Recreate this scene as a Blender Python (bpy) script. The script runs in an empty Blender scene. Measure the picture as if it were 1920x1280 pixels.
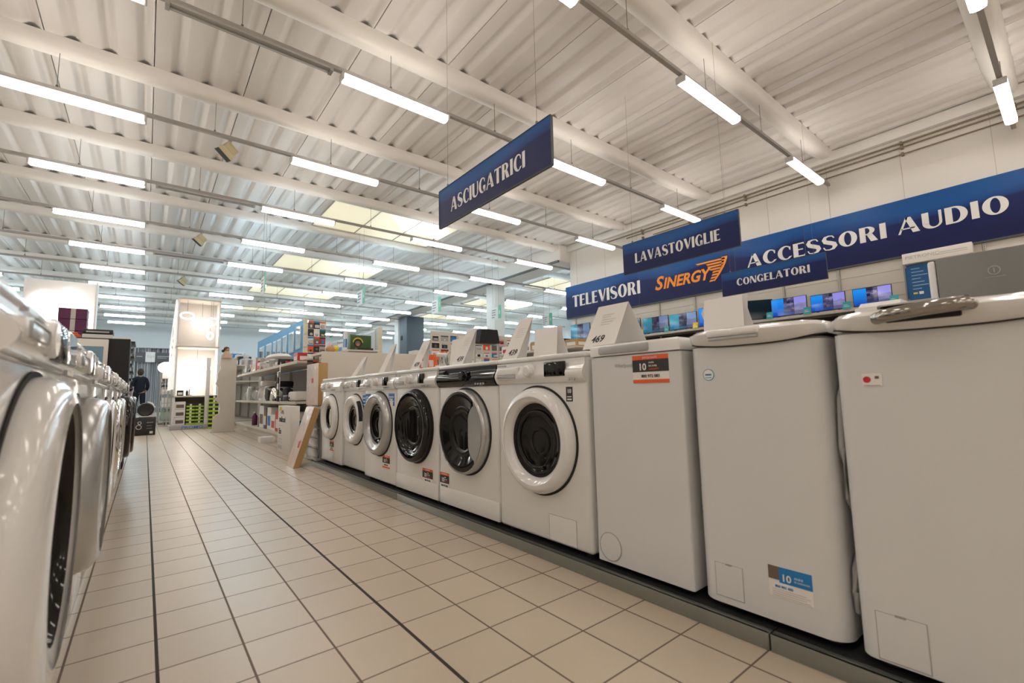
import bpy, bmesh, math, random
from mathutils import Vector, Matrix
random.seed(7)
S = bpy.context.scene
C = S.collection
PI = math.pi

# ------------------------------------------------------------------ camera, world, exposure
H = 0.72
def _cam_axes():
    f = 856.0
    dy = Vector((272-960, 746-640, f)).normalized()
    dx = Vector((2035-960, 708-640, f)).normalized()
    dx = (dx - dy*dx.dot(dy)).normalized()
    dz = dx.cross(dy)
    right = Vector((dx.x, dy.x, dz.x)); down = Vector((dx.y, dy.y, dz.y)); fwd = Vector((dx.z, dy.z, dz.z))
    return right, -down, -fwd
_r, _u, _b = _cam_axes()
cam_d = bpy.data.cameras.new('camera'); cam = bpy.data.objects.new('camera', cam_d); C.objects.link(cam)
cam.matrix_world = Matrix(((_r.x, _u.x, _b.x, 0), (_r.y, _u.y, _b.y, 0), (_r.z, _u.z, _b.z, H), (0, 0, 0, 1)))
cam_d.sensor_width = 36.0; cam_d.lens = 36.0*856.0/1920.0; cam_d.clip_start = 0.02; cam_d.clip_end = 200
cam_d.dof.use_dof = True; cam_d.dof.focus_distance = 3.6; cam_d.dof.aperture_fstop = 3.5
S.camera = cam
W = bpy.data.worlds.new('world'); S.world = W; W.use_nodes = True
W.node_tree.nodes['Background'].inputs[0].default_value = (0.75, 0.85, 1.0, 1)
W.node_tree.nodes['Background'].inputs[1].default_value = 0.3
S.view_settings.view_transform = 'Standard'
try: S.view_settings.look = 'None'
except Exception: pass
S.view_settings.gamma = 1.0; S.view_settings.use_curve_mapping = False
S.view_settings.exposure = 0.0
LAMP_WARM = (1.0, 0.915, 0.83); LAMP_COOL = (0.68, 0.88, 1.0); LAMP_POWER = 17.0

# ------------------------------------------------------------------ materials
_M = {}
def mat(name, col=(0.8, 0.8, 0.8), rough=0.5, metal=0.0, emit=0.0, ecol=None, coat=0.0, bump=0.0, bscale=60.0, alpha=1.0, trans=0.0, vary=0.0, vscale=6.0):
    if name in _M: return _M[name]
    m = bpy.data.materials.new(name); m.use_nodes = True
    nt = m.node_tree; p = nt.nodes['Principled BSDF']
    p.inputs['Base Color'].default_value = (*col, 1); p.inputs['Roughness'].default_value = rough
    p.inputs['Metallic'].default_value = metal
    if coat: p.inputs['Coat Weight'].default_value = coat; p.inputs['Coat Roughness'].default_value = 0.05
    if trans: p.inputs['Transmission Weight'].default_value = trans
    if alpha < 1: p.inputs['Alpha'].default_value = alpha
    if emit:
        p.inputs['Emission Color'].default_value = (*(ecol or col), 1); p.inputs['Emission Strength'].default_value = emit
    if vary or bump:
        tc = nt.nodes.new('ShaderNodeTexCoord'); n = nt.nodes.new('ShaderNodeTexNoise')
        n.inputs['Scale'].default_value = vscale if vary else bscale; n.inputs['Detail'].default_value = 4
        nt.links.new(tc.outputs['Object'], n.inputs['Vector'])
        if vary:
            mx = nt.nodes.new('ShaderNodeMix'); mx.data_type = 'RGBA'
            mx.inputs[6].default_value = (*[c*(1-vary) for c in col], 1); mx.inputs[7].default_value = (*[min(1, c*(1+vary)) for c in col], 1)
            nt.links.new(n.outputs['Fac'], mx.inputs[0]); nt.links.new(mx.outputs[2], p.inputs['Base Color'])
        if bump:
            b = nt.nodes.new('ShaderNodeBump'); b.inputs['Strength'].default_value = bump; b.inputs['Distance'].default_value = 0.01
            nt.links.new(n.outputs['Fac'], b.inputs['Height']); nt.links.new(b.outputs['Normal'], p.inputs['Normal'])
    _M[name] = m; return m

def _dull(m, v):
    m.node_tree.nodes['Principled BSDF'].inputs['Specular IOR Level'].default_value = v
    return m
M_enamel = mat('white_enamel', (0.77, 0.76, 0.74), 0.28, coat=0.3, vary=0.012)
M_enamel2 = mat('white_enamel_soft', (0.68, 0.68, 0.675), 0.33, coat=0.2, vary=0.012)
M_plastic = mat('glossy_white_plastic', (0.79, 0.78, 0.77), 0.14, coat=0.5)
M_plasticg = mat('grey_plastic', (0.42, 0.42, 0.42), 0.25, coat=0.3)
M_silver = mat('silver_plastic', (0.50, 0.50, 0.50), 0.22, metal=0.55)
M_chrome = mat('chrome', (0.82, 0.80, 0.78), 0.07, metal=1.0)
M_black = mat('gloss_black', (0.006, 0.006, 0.007), 0.05)
M_blackp = mat('black_plastic', (0.015, 0.015, 0.016), 0.4)
M_matblack = mat('matt_black', (0.008, 0.008, 0.009), 0.7)
M_glass = mat('smoked_door_glass', (0.010, 0.009, 0.008), 0.06)
M_glassin = mat('drum_shadow', (0.014, 0.013, 0.012), 0.2)
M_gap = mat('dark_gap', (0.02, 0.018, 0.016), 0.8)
M_line = mat('panel_seam', (0.34, 0.33, 0.32), 0.8)
M_paper = mat('white_paper', (0.80, 0.77, 0.74), 0.7)
M_paperg = mat('grey_print', (0.50, 0.48, 0.46), 0.7)
M_ink = mat('black_ink', (0.03, 0.03, 0.03), 0.6)
M_orange = mat('orange_print', (0.80, 0.12, 0.02), 0.5)
M_bluest = mat('blue_print', (0.01, 0.20, 0.52), 0.45)
M_brownp = mat('brown_print', (0.16, 0.11, 0.09), 0.5)
M_red = mat('red_print', (0.55, 0.03, 0.03), 0.45)
M_yellow = mat('yellow_print', (0.80, 0.62, 0.03), 0.5)
M_teal = mat('teal_card', (0.04, 0.38, 0.45), 0.5)
M_white = mat('plain_white', (0.80, 0.79, 0.78), 0.5)
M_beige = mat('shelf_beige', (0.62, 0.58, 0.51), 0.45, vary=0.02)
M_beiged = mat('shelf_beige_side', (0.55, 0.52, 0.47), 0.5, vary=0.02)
M_wall = mat('wall_paint', (0.74, 0.71, 0.66), 0.7, vary=0.02, vscale=1.2, bump=0.05)
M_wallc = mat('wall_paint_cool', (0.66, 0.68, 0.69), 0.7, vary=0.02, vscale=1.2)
M_ceil = mat('ceiling_sheet', (0.74, 0.71, 0.68), 0.42, vary=0.015, vscale=0.5)
M_purl = mat('painted_concrete', (0.76, 0.73, 0.69), 0.5, vary=0.03, vscale=3)
M_track = mat('grey_trunking', (0.42, 0.40, 0.38), 0.45, metal=0.3)
M_wire = mat('steel_wire', (0.20, 0.19, 0.18), 0.5, metal=0.6)
M_lampcap = mat('lamp_end_cap', (0.62, 0.62, 0.62), 0.35)
M_cream = mat('yellowed_plastic', (0.55, 0.48, 0.30), 0.5)
M_plinth = mat('brushed_plinth', (0.30, 0.32, 0.30), 0.30, metal=0.75, bump=0.03, bscale=30)
M_pipe = mat('brown_pipe', (0.22, 0.17, 0.11), 0.45)
M_galv = mat('galvanised', (0.45, 0.44, 0.42), 0.4, metal=0.5)
M_cardb = mat('cardboard', (0.50, 0.31, 0.13), 0.7, vary=0.06)
M_film = mat('film_wrapped_carton', (0.74, 0.52, 0.42), 0.12, coat=0.8, vary=0.15, vscale=14, bump=0.5, bscale=22)
M_steel = mat('grey_steel_front', (0.20, 0.20, 0.19), 0.33, metal=0.35)
M_lime = mat('lime_carton', (0.42, 0.70, 0.02), 0.5)
M_purple = mat('purple_carton', (0.10, 0.01, 0.07), 0.5)
M_green = mat('dark_green_print', (0.03, 0.09, 0.015), 0.45)
M_sky = mat('sky_blue_panel', (0.10, 0.36, 0.62), 0.5)
M_mirror = mat('mirror', (0.80, 0.84, 0.86), 0.04, metal=1.0)
M_greyp = mat('slate_grey_paint', (0.07, 0.085, 0.10), 0.5)
M_mint = mat('mint_print', (0.15, 0.55, 0.36), 0.5)
M_signw = mat('sign_white_letter', (0.80, 0.79, 0.77), 0.5)
M_signo = mat('sign_orange_letter', (0.90, 0.30, 0.02), 0.5)
M_navy = mat('navy_cloth', (0.006, 0.009, 0.02), 0.85, bump=0.3, bscale=40)
M_skin = mat('skin', (0.55, 0.28, 0.19), 0.55)
M_hair = mat('brown_hair', (0.05, 0.03, 0.02), 0.6)

_dull(M_glass, .3); _dull(M_glassin, .3)
def lin(nt, *a): nt.links.new(*a)
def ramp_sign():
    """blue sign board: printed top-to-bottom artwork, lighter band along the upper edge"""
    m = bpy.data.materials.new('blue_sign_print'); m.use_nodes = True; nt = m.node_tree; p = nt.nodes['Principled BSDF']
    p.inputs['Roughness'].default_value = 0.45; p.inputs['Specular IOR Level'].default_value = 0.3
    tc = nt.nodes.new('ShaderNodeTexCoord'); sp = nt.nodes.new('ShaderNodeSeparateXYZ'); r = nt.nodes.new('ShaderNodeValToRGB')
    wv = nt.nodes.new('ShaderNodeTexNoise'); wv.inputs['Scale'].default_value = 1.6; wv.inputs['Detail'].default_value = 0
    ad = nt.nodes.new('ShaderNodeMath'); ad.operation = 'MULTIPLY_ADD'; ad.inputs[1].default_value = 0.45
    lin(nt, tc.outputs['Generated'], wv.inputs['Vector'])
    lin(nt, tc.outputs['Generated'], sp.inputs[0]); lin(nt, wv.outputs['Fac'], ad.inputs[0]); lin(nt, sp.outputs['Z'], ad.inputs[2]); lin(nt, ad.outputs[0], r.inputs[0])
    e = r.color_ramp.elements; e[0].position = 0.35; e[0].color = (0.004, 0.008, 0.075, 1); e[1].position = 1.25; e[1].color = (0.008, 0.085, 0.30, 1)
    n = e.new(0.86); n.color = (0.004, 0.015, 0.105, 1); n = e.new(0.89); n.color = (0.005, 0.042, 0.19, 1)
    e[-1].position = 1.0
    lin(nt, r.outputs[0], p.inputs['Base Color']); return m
M_sign = ramp_sign()

def floor_mat():
    m = bpy.data.materials.new('floor_tiles'); m.use_nodes = True; nt = m.node_tree; p = nt.nodes['Principled BSDF']
    tc = nt.nodes.new('ShaderNodeTexCoord'); sp = nt.nodes.new('ShaderNodeSeparateXYZ'); lin(nt, tc.outputs['Object'], sp.inputs[0])
    def mth(op, a, b=None, c=None):
        n = nt.nodes.new('ShaderNodeMath'); n.operation = op
        for i, v in enumerate((a, b, c)):
            if v is None: continue
            if isinstance(v, (int, float)): n.inputs[i].default_value = v
            else: lin(nt, v, n.inputs[i])
        return n.outputs[0]
    def line(c, off, pitch, wd):
        u = mth('DIVIDE', mth('SUBTRACT', c, off), pitch)
        fr = mth('SUBTRACT', u, mth('FLOOR', mth('ADD', u, 0.5)))
        d = mth('MULTIPLY', mth('ABSOLUTE', fr), pitch)
        return mth('LESS_THAN', d, wd), mth('FLOOR', u)
    gx, ix = line(sp.outputs['X'], 0.061, 0.1995, 0.0030)
    gy, iy = line(sp.outputs['Y'], 0.010, 0.2000, 0.0026)
    joint = mth('LESS_THAN', mth('ABSOLUTE', mth('SUBTRACT', sp.outputs['X'], 0.6595)), 0.0052)
    joint2 = mth('LESS_THAN', mth('ABSOLUTE', mth('SUBTRACT', sp.outputs['X'], 0.0610)), 0.0042)
    grout = mth('MAXIMUM', gx, gy); dark = mth('MAXIMUM', joint, joint2)
    cb = nt.nodes.new('ShaderNodeCombineXYZ'); lin(nt, ix, cb.inputs[0]); lin(nt, iy, cb.inputs[1])
    wn = nt.nodes.new('ShaderNodeTexWhiteNoise'); wn.noise_dimensions = '3D'; lin(nt, cb.outputs[0], wn.inputs['Vector'])
    no = nt.nodes.new('ShaderNodeTexNoise'); no.inputs['Scale'].default_value = 5; no.inputs['Detail'].default_value = 5; lin(nt, tc.outputs['Object'], no.inputs['Vector'])
    fac = mth('MULTIPLY_ADD', no.outputs['Fac'], 0.6, mth('MULTIPLY', wn.outputs['Value'], 0.4))
    def mix(f, a, b):
        x = nt.nodes.new('ShaderNodeMix'); x.data_type = 'RGBA'; lin(nt, f, x.inputs[0])
        for i, v in ((6, a), (7, b)):
            if isinstance(v, tuple): x.inputs[i].default_value = (*v, 1)
            else: lin(nt, v, x.inputs[i])
        return x.outputs[2]
    col = mix(fac, (0.50, 0.42, 0.32), (0.61, 0.52, 0.41))
    col = mix(grout, col, (0.15, 0.11, 0.08)); col = mix(dark, col, (0.030, 0.022, 0.017))
    lin(nt, col, p.inputs['Base Color'])
    al = mth('MAXIMUM', grout, dark)
    lin(nt, mth('MULTIPLY_ADD', al, 0.45, mth('MULTIPLY_ADD', no.outputs['Fac'], 0.12, 0.27)), p.inputs['Roughness'])
    b = nt.nodes.new('ShaderNodeBump'); b.invert = True; b.inputs['Strength'].default_value = 0.4; b.inputs['Distance'].default_value = 0.002
    lin(nt, al, b.inputs['Height']); lin(nt, b.outputs[0], p.inputs['Normal'])
    return m

def screen_mat(name, seed, strength, tealy=False):
    """lit demo picture: blue water on one side, pale purple hills on the other, dark tiles of smaller pictures in the middle"""
    m = bpy.data.materials.new(name); m.use_nodes = True; nt = m.node_tree; p = nt.nodes['Principled BSDF']
    p.inputs['Base Color'].default_value = (0.01, 0.01, 0.012, 1); p.inputs['Roughness'].default_value = 0.08
    tc = nt.nodes.new('ShaderNodeTexCoord'); sp = nt.nodes.new('ShaderNodeSeparateXYZ'); lin(nt, tc.outputs['Generated'], sp.inputs[0])
    def mth(op, a, b=None, c=None):
        n = nt.nodes.new('ShaderNodeMath'); n.operation = op
        for i, v in enumerate((a, b, c)):
            if v is None: continue
            if isinstance(v, (int, float)): n.inputs[i].default_value = v
            else: lin(nt, v, n.inputs[i])
        return n.outputs[0]
    def mix(f, a, b):
        x = nt.nodes.new('ShaderNodeMix'); x.data_type = 'RGBA'; lin(nt, f, x.inputs[0])
        for i, v in ((6, a), (7, b)):
            if isinstance(v, tuple): x.inputs[i].default_value = (*v, 1)
            else: lin(nt, v, x.inputs[i])
        return x.outputs[2]
    X, Z = sp.outputs['X'], sp.outputs['Z']
    n1 = nt.nodes.new('ShaderNodeTexNoise'); n1.inputs['Scale'].default_value = 3.5; n1.inputs['Detail'].default_value = 5
    mp = nt.nodes.new('ShaderNodeMapping'); mp.inputs['Location'].default_value = (seed*.07, 0, seed*.05); lin(nt, tc.outputs['Generated'], mp.inputs[0]); lin(nt, mp.outputs[0], n1.inputs['Vector'])
    blue, deep = ((0.01, 0.24, 0.75), (0.005, 0.05, 0.36)) if not tealy else ((0.02, 0.38, 0.52), (0.03, 0.20, 0.38))
    hill, sky = ((0.06, 0.05, 0.20), (0.26, 0.24, 0.66)) if not tealy else ((0.07, 0.13, 0.27), (0.24, 0.36, 0.62))
    left = mix(mth('SMOOTH_MIN', mth('MULTIPLY', Z, 1.2), 1.0, .1), deep, blue)
    ridge = mth('GREATER_THAN', mth('ADD', Z, mth('MULTIPLY', n1.outputs['Fac'], -0.55)), 0.28)
    right = mix(ridge, mix(n1.outputs['Fac'], hill, (0.32, 0.32, 0.5)), sky)
    col = mix(mth('GREATER_THAN', X, 0.66), left, right)
    inside = mth('MULTIPLY', mth('GREATER_THAN', X, 0.36), mth('LESS_THAN', X, 0.66))
    fx = mth('FRACT', mth('MULTIPLY', X, 11.0)); fz = mth('FRACT', mth('MULTIPLY', Z, 6.0))
    cell = nt.nodes.new('ShaderNodeTexWhiteNoise'); cb = nt.nodes.new('ShaderNodeCombineXYZ'); lin(nt, mth('FLOOR', mth('MULTIPLY', X, 11.0)), cb.inputs[0]); lin(nt, mth('FLOOR', mth('MULTIPLY', Z, 6.0)), cb.inputs[1]); cb.inputs[2].default_value = seed; lin(nt, cb.outputs[0], cell.inputs['Vector'])
    tile = mix(cell.outputs['Value'], (0.01, 0.015, 0.05), (0.22, 0.20, 0.38))
    tile = mix(mth('MULTIPLY', mth('LESS_THAN', n1.outputs['Fac'], .55), .6), tile, (0.01, 0.01, 0.03))
    col = mix(mth('MULTIPLY', inside, mth('GREATER_THAN', Z, .15)), col, tile)
    rocks = mth('MULTIPLY', mth('LESS_THAN', Z, .22), mth('GREATER_THAN', X, .35)); col = mix(mth('MULTIPLY', rocks, n1.outputs['Fac']), col, (.02, .02, .06))
    lin(nt, col, p.inputs['Emission Color']); p.inputs['Emission Strength'].default_value = strength
    return m

# ------------------------------------------------------------------ mesh helper
class MB:
    """collects shapes and links them as ONE mesh object; self.m is the material slot of what follows"""
    def __init__(s): s.bm = bmesh.new(); s.m = 0
    def _take(s, t, mtx=None):
        me = bpy.data.meshes.new('t'); t.to_mesh(me); t.free()
        if mtx is not None: me.transform(mtx)
        n0 = len(s.bm.faces); s.bm.from_mesh(me); bpy.data.meshes.remove(me)
        s.bm.faces.ensure_lookup_table()
        for f in s.bm.faces[n0:]: f.material_index = s.m
        return s
    def box(s, x0, x1, y0, y1, z0, z1, bev=0.0, seg=2, edges='all', mtx=None, bev2=0.0):
        t = bmesh.new(); bmesh.ops.create_cube(t, size=1)
        for v in t.verts: v.co = Vector(((x0+x1)/2+v.co.x*(x1-x0), (y0+y1)/2+v.co.y*(y1-y0), (z0+z1)/2+v.co.z*(z1-z0)))
        if bev:
            es = t.edges[:]
            if edges == 'v': es = [e for e in es if abs(e.verts[0].co.z-e.verts[1].co.z) > 1e-6]
            if edges == 'vf': es = [e for e in es if abs(e.verts[0].co.z-e.verts[1].co.z) > 1e-6 and e.verts[0].co.y < (y0+y1)/2]
            bmesh.ops.bevel(t, geom=es, offset=bev, segments=seg, profile=0.5, affect='EDGES')
            if bev2:
                es = [e for e in t.edges if abs(e.verts[0].co.z-e.verts[1].co.z) < 1e-6 and abs(e.verts[0].co.z-z1) < 1e-5 and len(e.link_faces) == 2 and abs(e.link_faces[0].normal.dot(e.link_faces[1].normal)) < 0.3]
                bmesh.ops.bevel(t, geom=es, offset=bev2, segments=3, profile=0.5, affect='EDGES')
        return s._take(t, mtx)
    def cyl(s, p0, p1, r, seg=16, r2=None, mtx=None):
        p0, p1 = Vector(p0), Vector(p1); d = p1-p0; t = bmesh.new()
        bmesh.ops.create_cone(t, cap_ends=True, segments=seg, radius1=r, radius2=r if r2 is None else r2, depth=d.length)
        M = Matrix.Translation((p0+p1)/2) @ d.to_track_quat('Z', 'Y').to_matrix().to_4x4()
        return s._take(t, (mtx @ M) if mtx is not None else M)
    def sphere(s, c, r, seg=20, sc=(1, 1, 1)):
        t = bmesh.new(); bmesh.ops.create_uvsphere(t, u_segments=seg, v_segments=max(8, seg//2), radius=r)
        return s._take(t, Matrix.Translation(c) @ Matrix.Diagonal((*sc, 1)))
    def lathe(s, prof, c=(0, 0, 0), axis='y', seg=48, a0=0.0, a1=2*PI, sx=1.0, sz=1.0):
        """prof = [(radius, height along the axis)]; axis 'y' points towards -y, 'z' up"""
        t = bmesh.new(); rings = []; full = abs(a1-a0-2*PI) < 1e-6; n = seg if full else seg+1
        for pt in prof:
            r, h = pt[0], pt[1]; ox = pt[2] if len(pt) > 2 else 0.0; lx = pt[3] if len(pt) > 3 else sx
            ring = []
            if r < 1e-6:
                v = t.verts.new((0, -h, 0) if axis == 'y' else (0, 0, h)); ring = [v]*n
            else:
                for k in range(n):
                    a = a0+(a1-a0)*k/seg
                    ring.append(t.verts.new((ox+r*math.cos(a)*lx, -h, r*math.sin(a)*sz) if axis == 'y' else (r*math.cos(a)*sx, r*math.sin(a)*sz, h)))
            rings.append(ring)
        for i in range(len(rings)-1):
            for k in range(n if full else n-1):
                k2 = (k+1) % n; q = []
                for v in (rings[i][k], rings[i][k2], rings[i+1][k2], rings[i+1][k]):
                    if v not in q: q.append(v)
                if len(q) > 2:
                    try: t.faces.new(q)
                    except ValueError: pass
        bmesh.ops.recalc_face_normals(t, faces=t.faces[:])
        return s._take(t, Matrix.Translation(c))
    def prism(s, poly, d0, d1, plane='xz', mtx=None):
        """polygon in plane, extruded along the third axis from d0 to d1"""
        t = bmesh.new()
        def P(u, v, d): return {'xz': (u, d, v), 'xy': (u, v, d), 'yz': (d, u, v)}[plane]
        a = [t.verts.new(P(u, v, d0)) for u, v in poly]; b = [t.verts.new(P(u, v, d1)) for u, v in poly]; n = len(poly)
        t.faces.new(a); t.faces.new(b[::-1])
        for i in range(n): t.faces.new((a[i], a[(i+1) % n], b[(i+1) % n], b[i]))
        bmesh.ops.recalc_face_normals(t, faces=t.faces[:])
        return s._take(t, mtx)
    def tube(s, pts, r, seg=8, closed=False):
        pts = [Vector(p) for p in pts]; t = bmesh.new(); rings = []; n = len(pts)
        for i, p in enumerate(pts):
            d = (pts[(i+1) % n]-pts[i-1]) if closed or 0 < i < n-1 else (pts[1]-pts[0] if i == 0 else pts[-1]-pts[-2])
            d.normalize(); a = d.cross(Vector((0, 0, 1)));
            if a.length < 1e-3: a = d.cross(Vector((0, 1, 0)))
            a.normalize(); b = d.cross(a)
            rr = r[i] if isinstance(r, (list, tuple)) else r
            rings.append([t.verts.new(p+a*rr*math.cos(2*PI*k/seg)+b*rr*math.sin(2*PI*k/seg)) for k in range(seg)])
        for i in range(n if closed else n-1):
            A, B = rings[i], rings[(i+1) % n]
            for k in range(seg): t.faces.new((A[k], A[(k+1) % seg], B[(k+1) % seg], B[k]))
        if not closed: t.faces.new(rings[0][::-1]); t.faces.new(rings[-1])
        bmesh.ops.recalc_face_normals(t, faces=t.faces[:])
        return s._take(t)
    def quadstrip(s, A, B, d0, d1, mtx=None):
        for i in range(len(A)-1): s.prism([A[i], A[i+1], B[i+1], B[i]], d0, d1, mtx=mtx)
        return s
    def text(s, txt, size, x, z, y=0.0, depth=0.0006, shear=0.0, bold=0.0, align='LEFT', sx=1.0, mtx=None):
        """text standing in the xz plane, readable from -y"""
        cu = bpy.data.curves.new('t', 'FONT'); cu.body = txt; cu.size = size; cu.shear = shear; cu.offset = bold; cu.extrude = depth
        cu.align_x = align; cu.resolution_u = 3
        o = bpy.data.objects.new('t', cu); me = bpy.data.meshes.new_from_object(o)
        M = Matrix.Translation((x, y, z)) @ Matrix.Rotation(PI/2, 4, 'X') @ Matrix.Diagonal((sx, 1, 1, 1))
        me.transform((mtx @ M) if mtx is not None else M)
        n0 = len(s.bm.faces); s.bm.from_mesh(me); s.bm.faces.ensure_lookup_table()
        for f in s.bm.faces[n0:]: f.material_index = s.m
        bpy.data.objects.remove(o); bpy.data.curves.remove(cu); bpy.data.meshes.remove(me); return s
    def build(s, name, mats, parent=None, smooth=35):
        me = bpy.data.meshes.new(name); s.bm.to_mesh(me); s.bm.free()
        for m in (mats if isinstance(mats, (list, tuple)) else [mats]): me.materials.append(m)
        if smooth:
            me.shade_smooth(); me.set_sharp_from_angle(angle=math.radians(smooth))
        o = bpy.data.objects.new(name, me); C.objects.link(o)
        if parent is not None: o.parent = parent
        return o

def tag(o, label, cat, group=None, kind=None):
    o['label'] = label; o['category'] = cat
    if group: o['group'] = group
    if kind: o['kind'] = kind
    return o
def thing(name, label, cat, loc=(0, 0, 0), rotz=0.0, group=None):
    o = bpy.data.objects.new(name, None); C.objects.link(o); o.location = loc; o.rotation_euler = (0, 0, rotz)
    o.empty_display_size = 0.1
    return tag(o, label, cat, group)
def struct(name, mb, m, label=None, smooth=35):
    o = mb.build(name, m, None, smooth); o['kind'] = 'structure'; o['category'] = name.split('_')[0]
    if label: o['label'] = label
    return o
def copy_thing(root, loc, rotz=None, label=None, group=None):
    r = root.copy(); C.objects.link(r); r.location = loc
    if rotz is not None: r.rotation_euler = (0, 0, rotz)
    if label: r['label'] = label
    if group: r['group'] = group
    for ch in list(root.children):
        c = ch.copy(); C.objects.link(c); c.parent = r
        for g in list(ch.children):
            d = g.copy(); C.objects.link(d); d.parent = c
    return r

# ------------------------------------------------------------------ heavy display lettering (thick stems, hairline bars)
def glyph(ch):
    """returns (width, [polygons]) for cap height 1"""
    T, t = 0.235, 0.085; P = []
    def q(*pts): P.append(list(pts))
    def rect(x0, x1, z0, z1): q((x0, z0), (x1, z0), (x1, z1), (x0, z1))
    def arc(cx, cz, rx, rz, a0, a1, n=14): return [(cx+rx*math.cos(math.radians(a0+(a1-a0)*k/n)), cz+rz*math.sin(math.radians(a0+(a1-a0)*k/n))) for k in range(n+1)]
    def strip(A, B):
        for i in range(len(A)-1): q(A[i], A[i+1], B[i+1], B[i])
    if ch == 'I': rect(0, T, 0, 1); return T, P
    if ch == 'L': rect(0, T, 0, 1); q((T, 0), (.54, 0), (.54, .17), (.50, t), (T, t)); return .54, P
    if ch == 'T': rect(.215, .215+T, 0, 1-t); q((0, 1), (0, .82), (.05, 1-t), (.615, 1-t), (.665, .82), (.665, 1)); return .665, P
    if ch == 'E':
        rect(0, T, 0, 1); q((T, 0), (.54, 0), (.54, .16), (.50, t), (T, t)); rect(T, .47, .48, .56); q((T, 1), (.53, 1), (.53, .86), (.49, 1-t), (T, 1-t)); return .54, P
    if ch == 'O':
        o = arc(.385, .5, .385, .52, 0, 360, 28); i = arc(.385, .5, .15, .435, 0, 360, 28); strip(o, i); return .77, P
    if ch in 'CG':
        o = arc(.385, .5, .385, .52, 48, 325, 24); i = arc(.43, .5, .20, .435, 58, 315, 24); strip(o, i)
        q((.56, .84), (.66, .90), (.645, .66), (.61, .66))
        if ch == 'G': rect(.47, .47+T, .02, .44); return .72, P
        return .68, P
    if ch == 'D':
        rect(0, T, 0, 1); o = arc(.30, .5, .42, .5, -90, 90, 16); i = arc(.30, .5, .19, .415, -90, 90, 16); strip(o, i); rect(T-.01, .30, 0, t); rect(T-.01, .30, 1-t, 1); return .72, P
    if ch == 'R':
        rect(0, T, 0, 1); o = arc(.30, .73, .31, .27, -90, 90, 12); i = arc(.28, .73, .13, .195, -90, 90, 12); strip(o, i); rect(T-.01, .30, .46, .535); rect(T-.01, .30, 1-.075, 1)
        q((.27, .50), (.50, .50), (.70, 0), (.43, 0)); return .70, P
    if ch == 'U':
        rect(0, T, .30, 1); o = arc(.335, .32, .335, .34, 180, 360, 14); i = arc(.40, .32, .17, .25, 180, 360, 14); strip(o, i); rect(.57, .67, .30, 1); return .67, P
    if ch == 'A':
        q((.0, 0), (.09, 0), (.40, 1), (.31, 1)); q((.28, 1), (.50, 1), (.78, 0), (.53, 0)); rect(.12, .62, .26, .26+.075); return .78, P
    if ch == 'V':
        q((0, 1), (.25, 1), (.50, 0), (.30, 0)); q((.62, 1), (.71, 1), (.46, 0), (.38, 0)); return .71, P
    if ch == 'N':
        rect(0, .09, 0, 1); rect(.60, .69, 0, 1); q((0, 1), (.24, 1), (.69, 0), (.46, 0)); return .69, P
    if ch == 'S':
        pts = []; n = 30
        c = [(.53, .80), (.46, .95), (.31, .985), (.15, .93), (.09, .76), (.16, .60), (.33, .50), (.50, .39), (.555, .24), (.47, .07), (.30, .015), (.12, .06), (.05, .24)]
        w = [.03, .03, .035, .07, .10, .125, .13, .125, .105, .07, .035, .03, .03]
        A, B = [], []
        for i in range(len(c)):
            a = Vector(c[max(0, i-1)]); b = Vector(c[min(len(c)-1, i+1)]); d = (b-a).normalized(); nn = Vector((-d.y, d.x)); p = Vector(c[i])
            A.append(tuple(p+nn*w[i])); B.append(tuple(p-nn*w[i]))
        strip(A, B); return .62, P
    return .30, P
def lettering(mb, txt, x0, x1, z0, h, y, depth=0.004):
    """fit the word between x0 and x1, standing on z0 with cap height h, facing -y"""
    gap = 0.10; tot = 0; gl = []
    for ch in txt:
        w, P = glyph(ch); gl.append((tot, P)); tot += w+gap
    tot -= gap; k = (x1-x0)/tot
    for off, P in gl:
        for poly in P: mb.prism([(x0+(off+u)*k, z0+v*h) for u, v in poly], y-depth, y)
    return mb

# ================================================================== THE HALL
CZ = 5.52
PY = [2.83+2.605*k for k in range(-4, 13)]       # near upper edge of each purlin
LY = [0.34+2.606*k for k in range(-3, 13)]       # lamp rows
LZ = 4.72

b = MB(); b.box(-9, 22, -8, 34.5, -0.1, 0); struct('floor', b, floor_mat(), 'beige square ceramic floor tiles with dark grout joints')

def ceiling():
    """ribbed white roof sheets: flat pans with a raised groove every 0.3775 m and a panel joint every third groove"""
    p = 0.3775; prof = [(-9.3, CZ)]; k = 0
    x = -0.24-24*p
    while x < 22.0:
        prof += [(x+.095*(q/8-1), CZ+.052*math.sin(PI*q/16)**1.6) for q in range(17)]
        if k % 3 == 0: prof += [(x+.100, CZ), (x+.1005, CZ+.06), (x+.1115, CZ+.06), (x+.112, CZ)]
        mid = x+p/2; pass
        x += p; k += 1
    prof.append((22.3, CZ)); bm = bmesh.new()
    ys = [-8, 34.5]
    rows = [[bm.verts.new((u, y, z)) for (u, z) in prof] for y in ys]
    for i in range(len(prof)-1): bm.faces.new((rows[0][i], rows[1][i], rows[1][i+1], rows[0][i+1]))
    m = MB(); m.bm.free(); m.bm = bm
    m.box(-9.3, 22.3, -8.2, 34.7, CZ+.12, CZ+.22)
    struct('ceiling', m, M_ceil, 'white ribbed metal ceiling sheets', 45)
ceiling()

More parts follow.
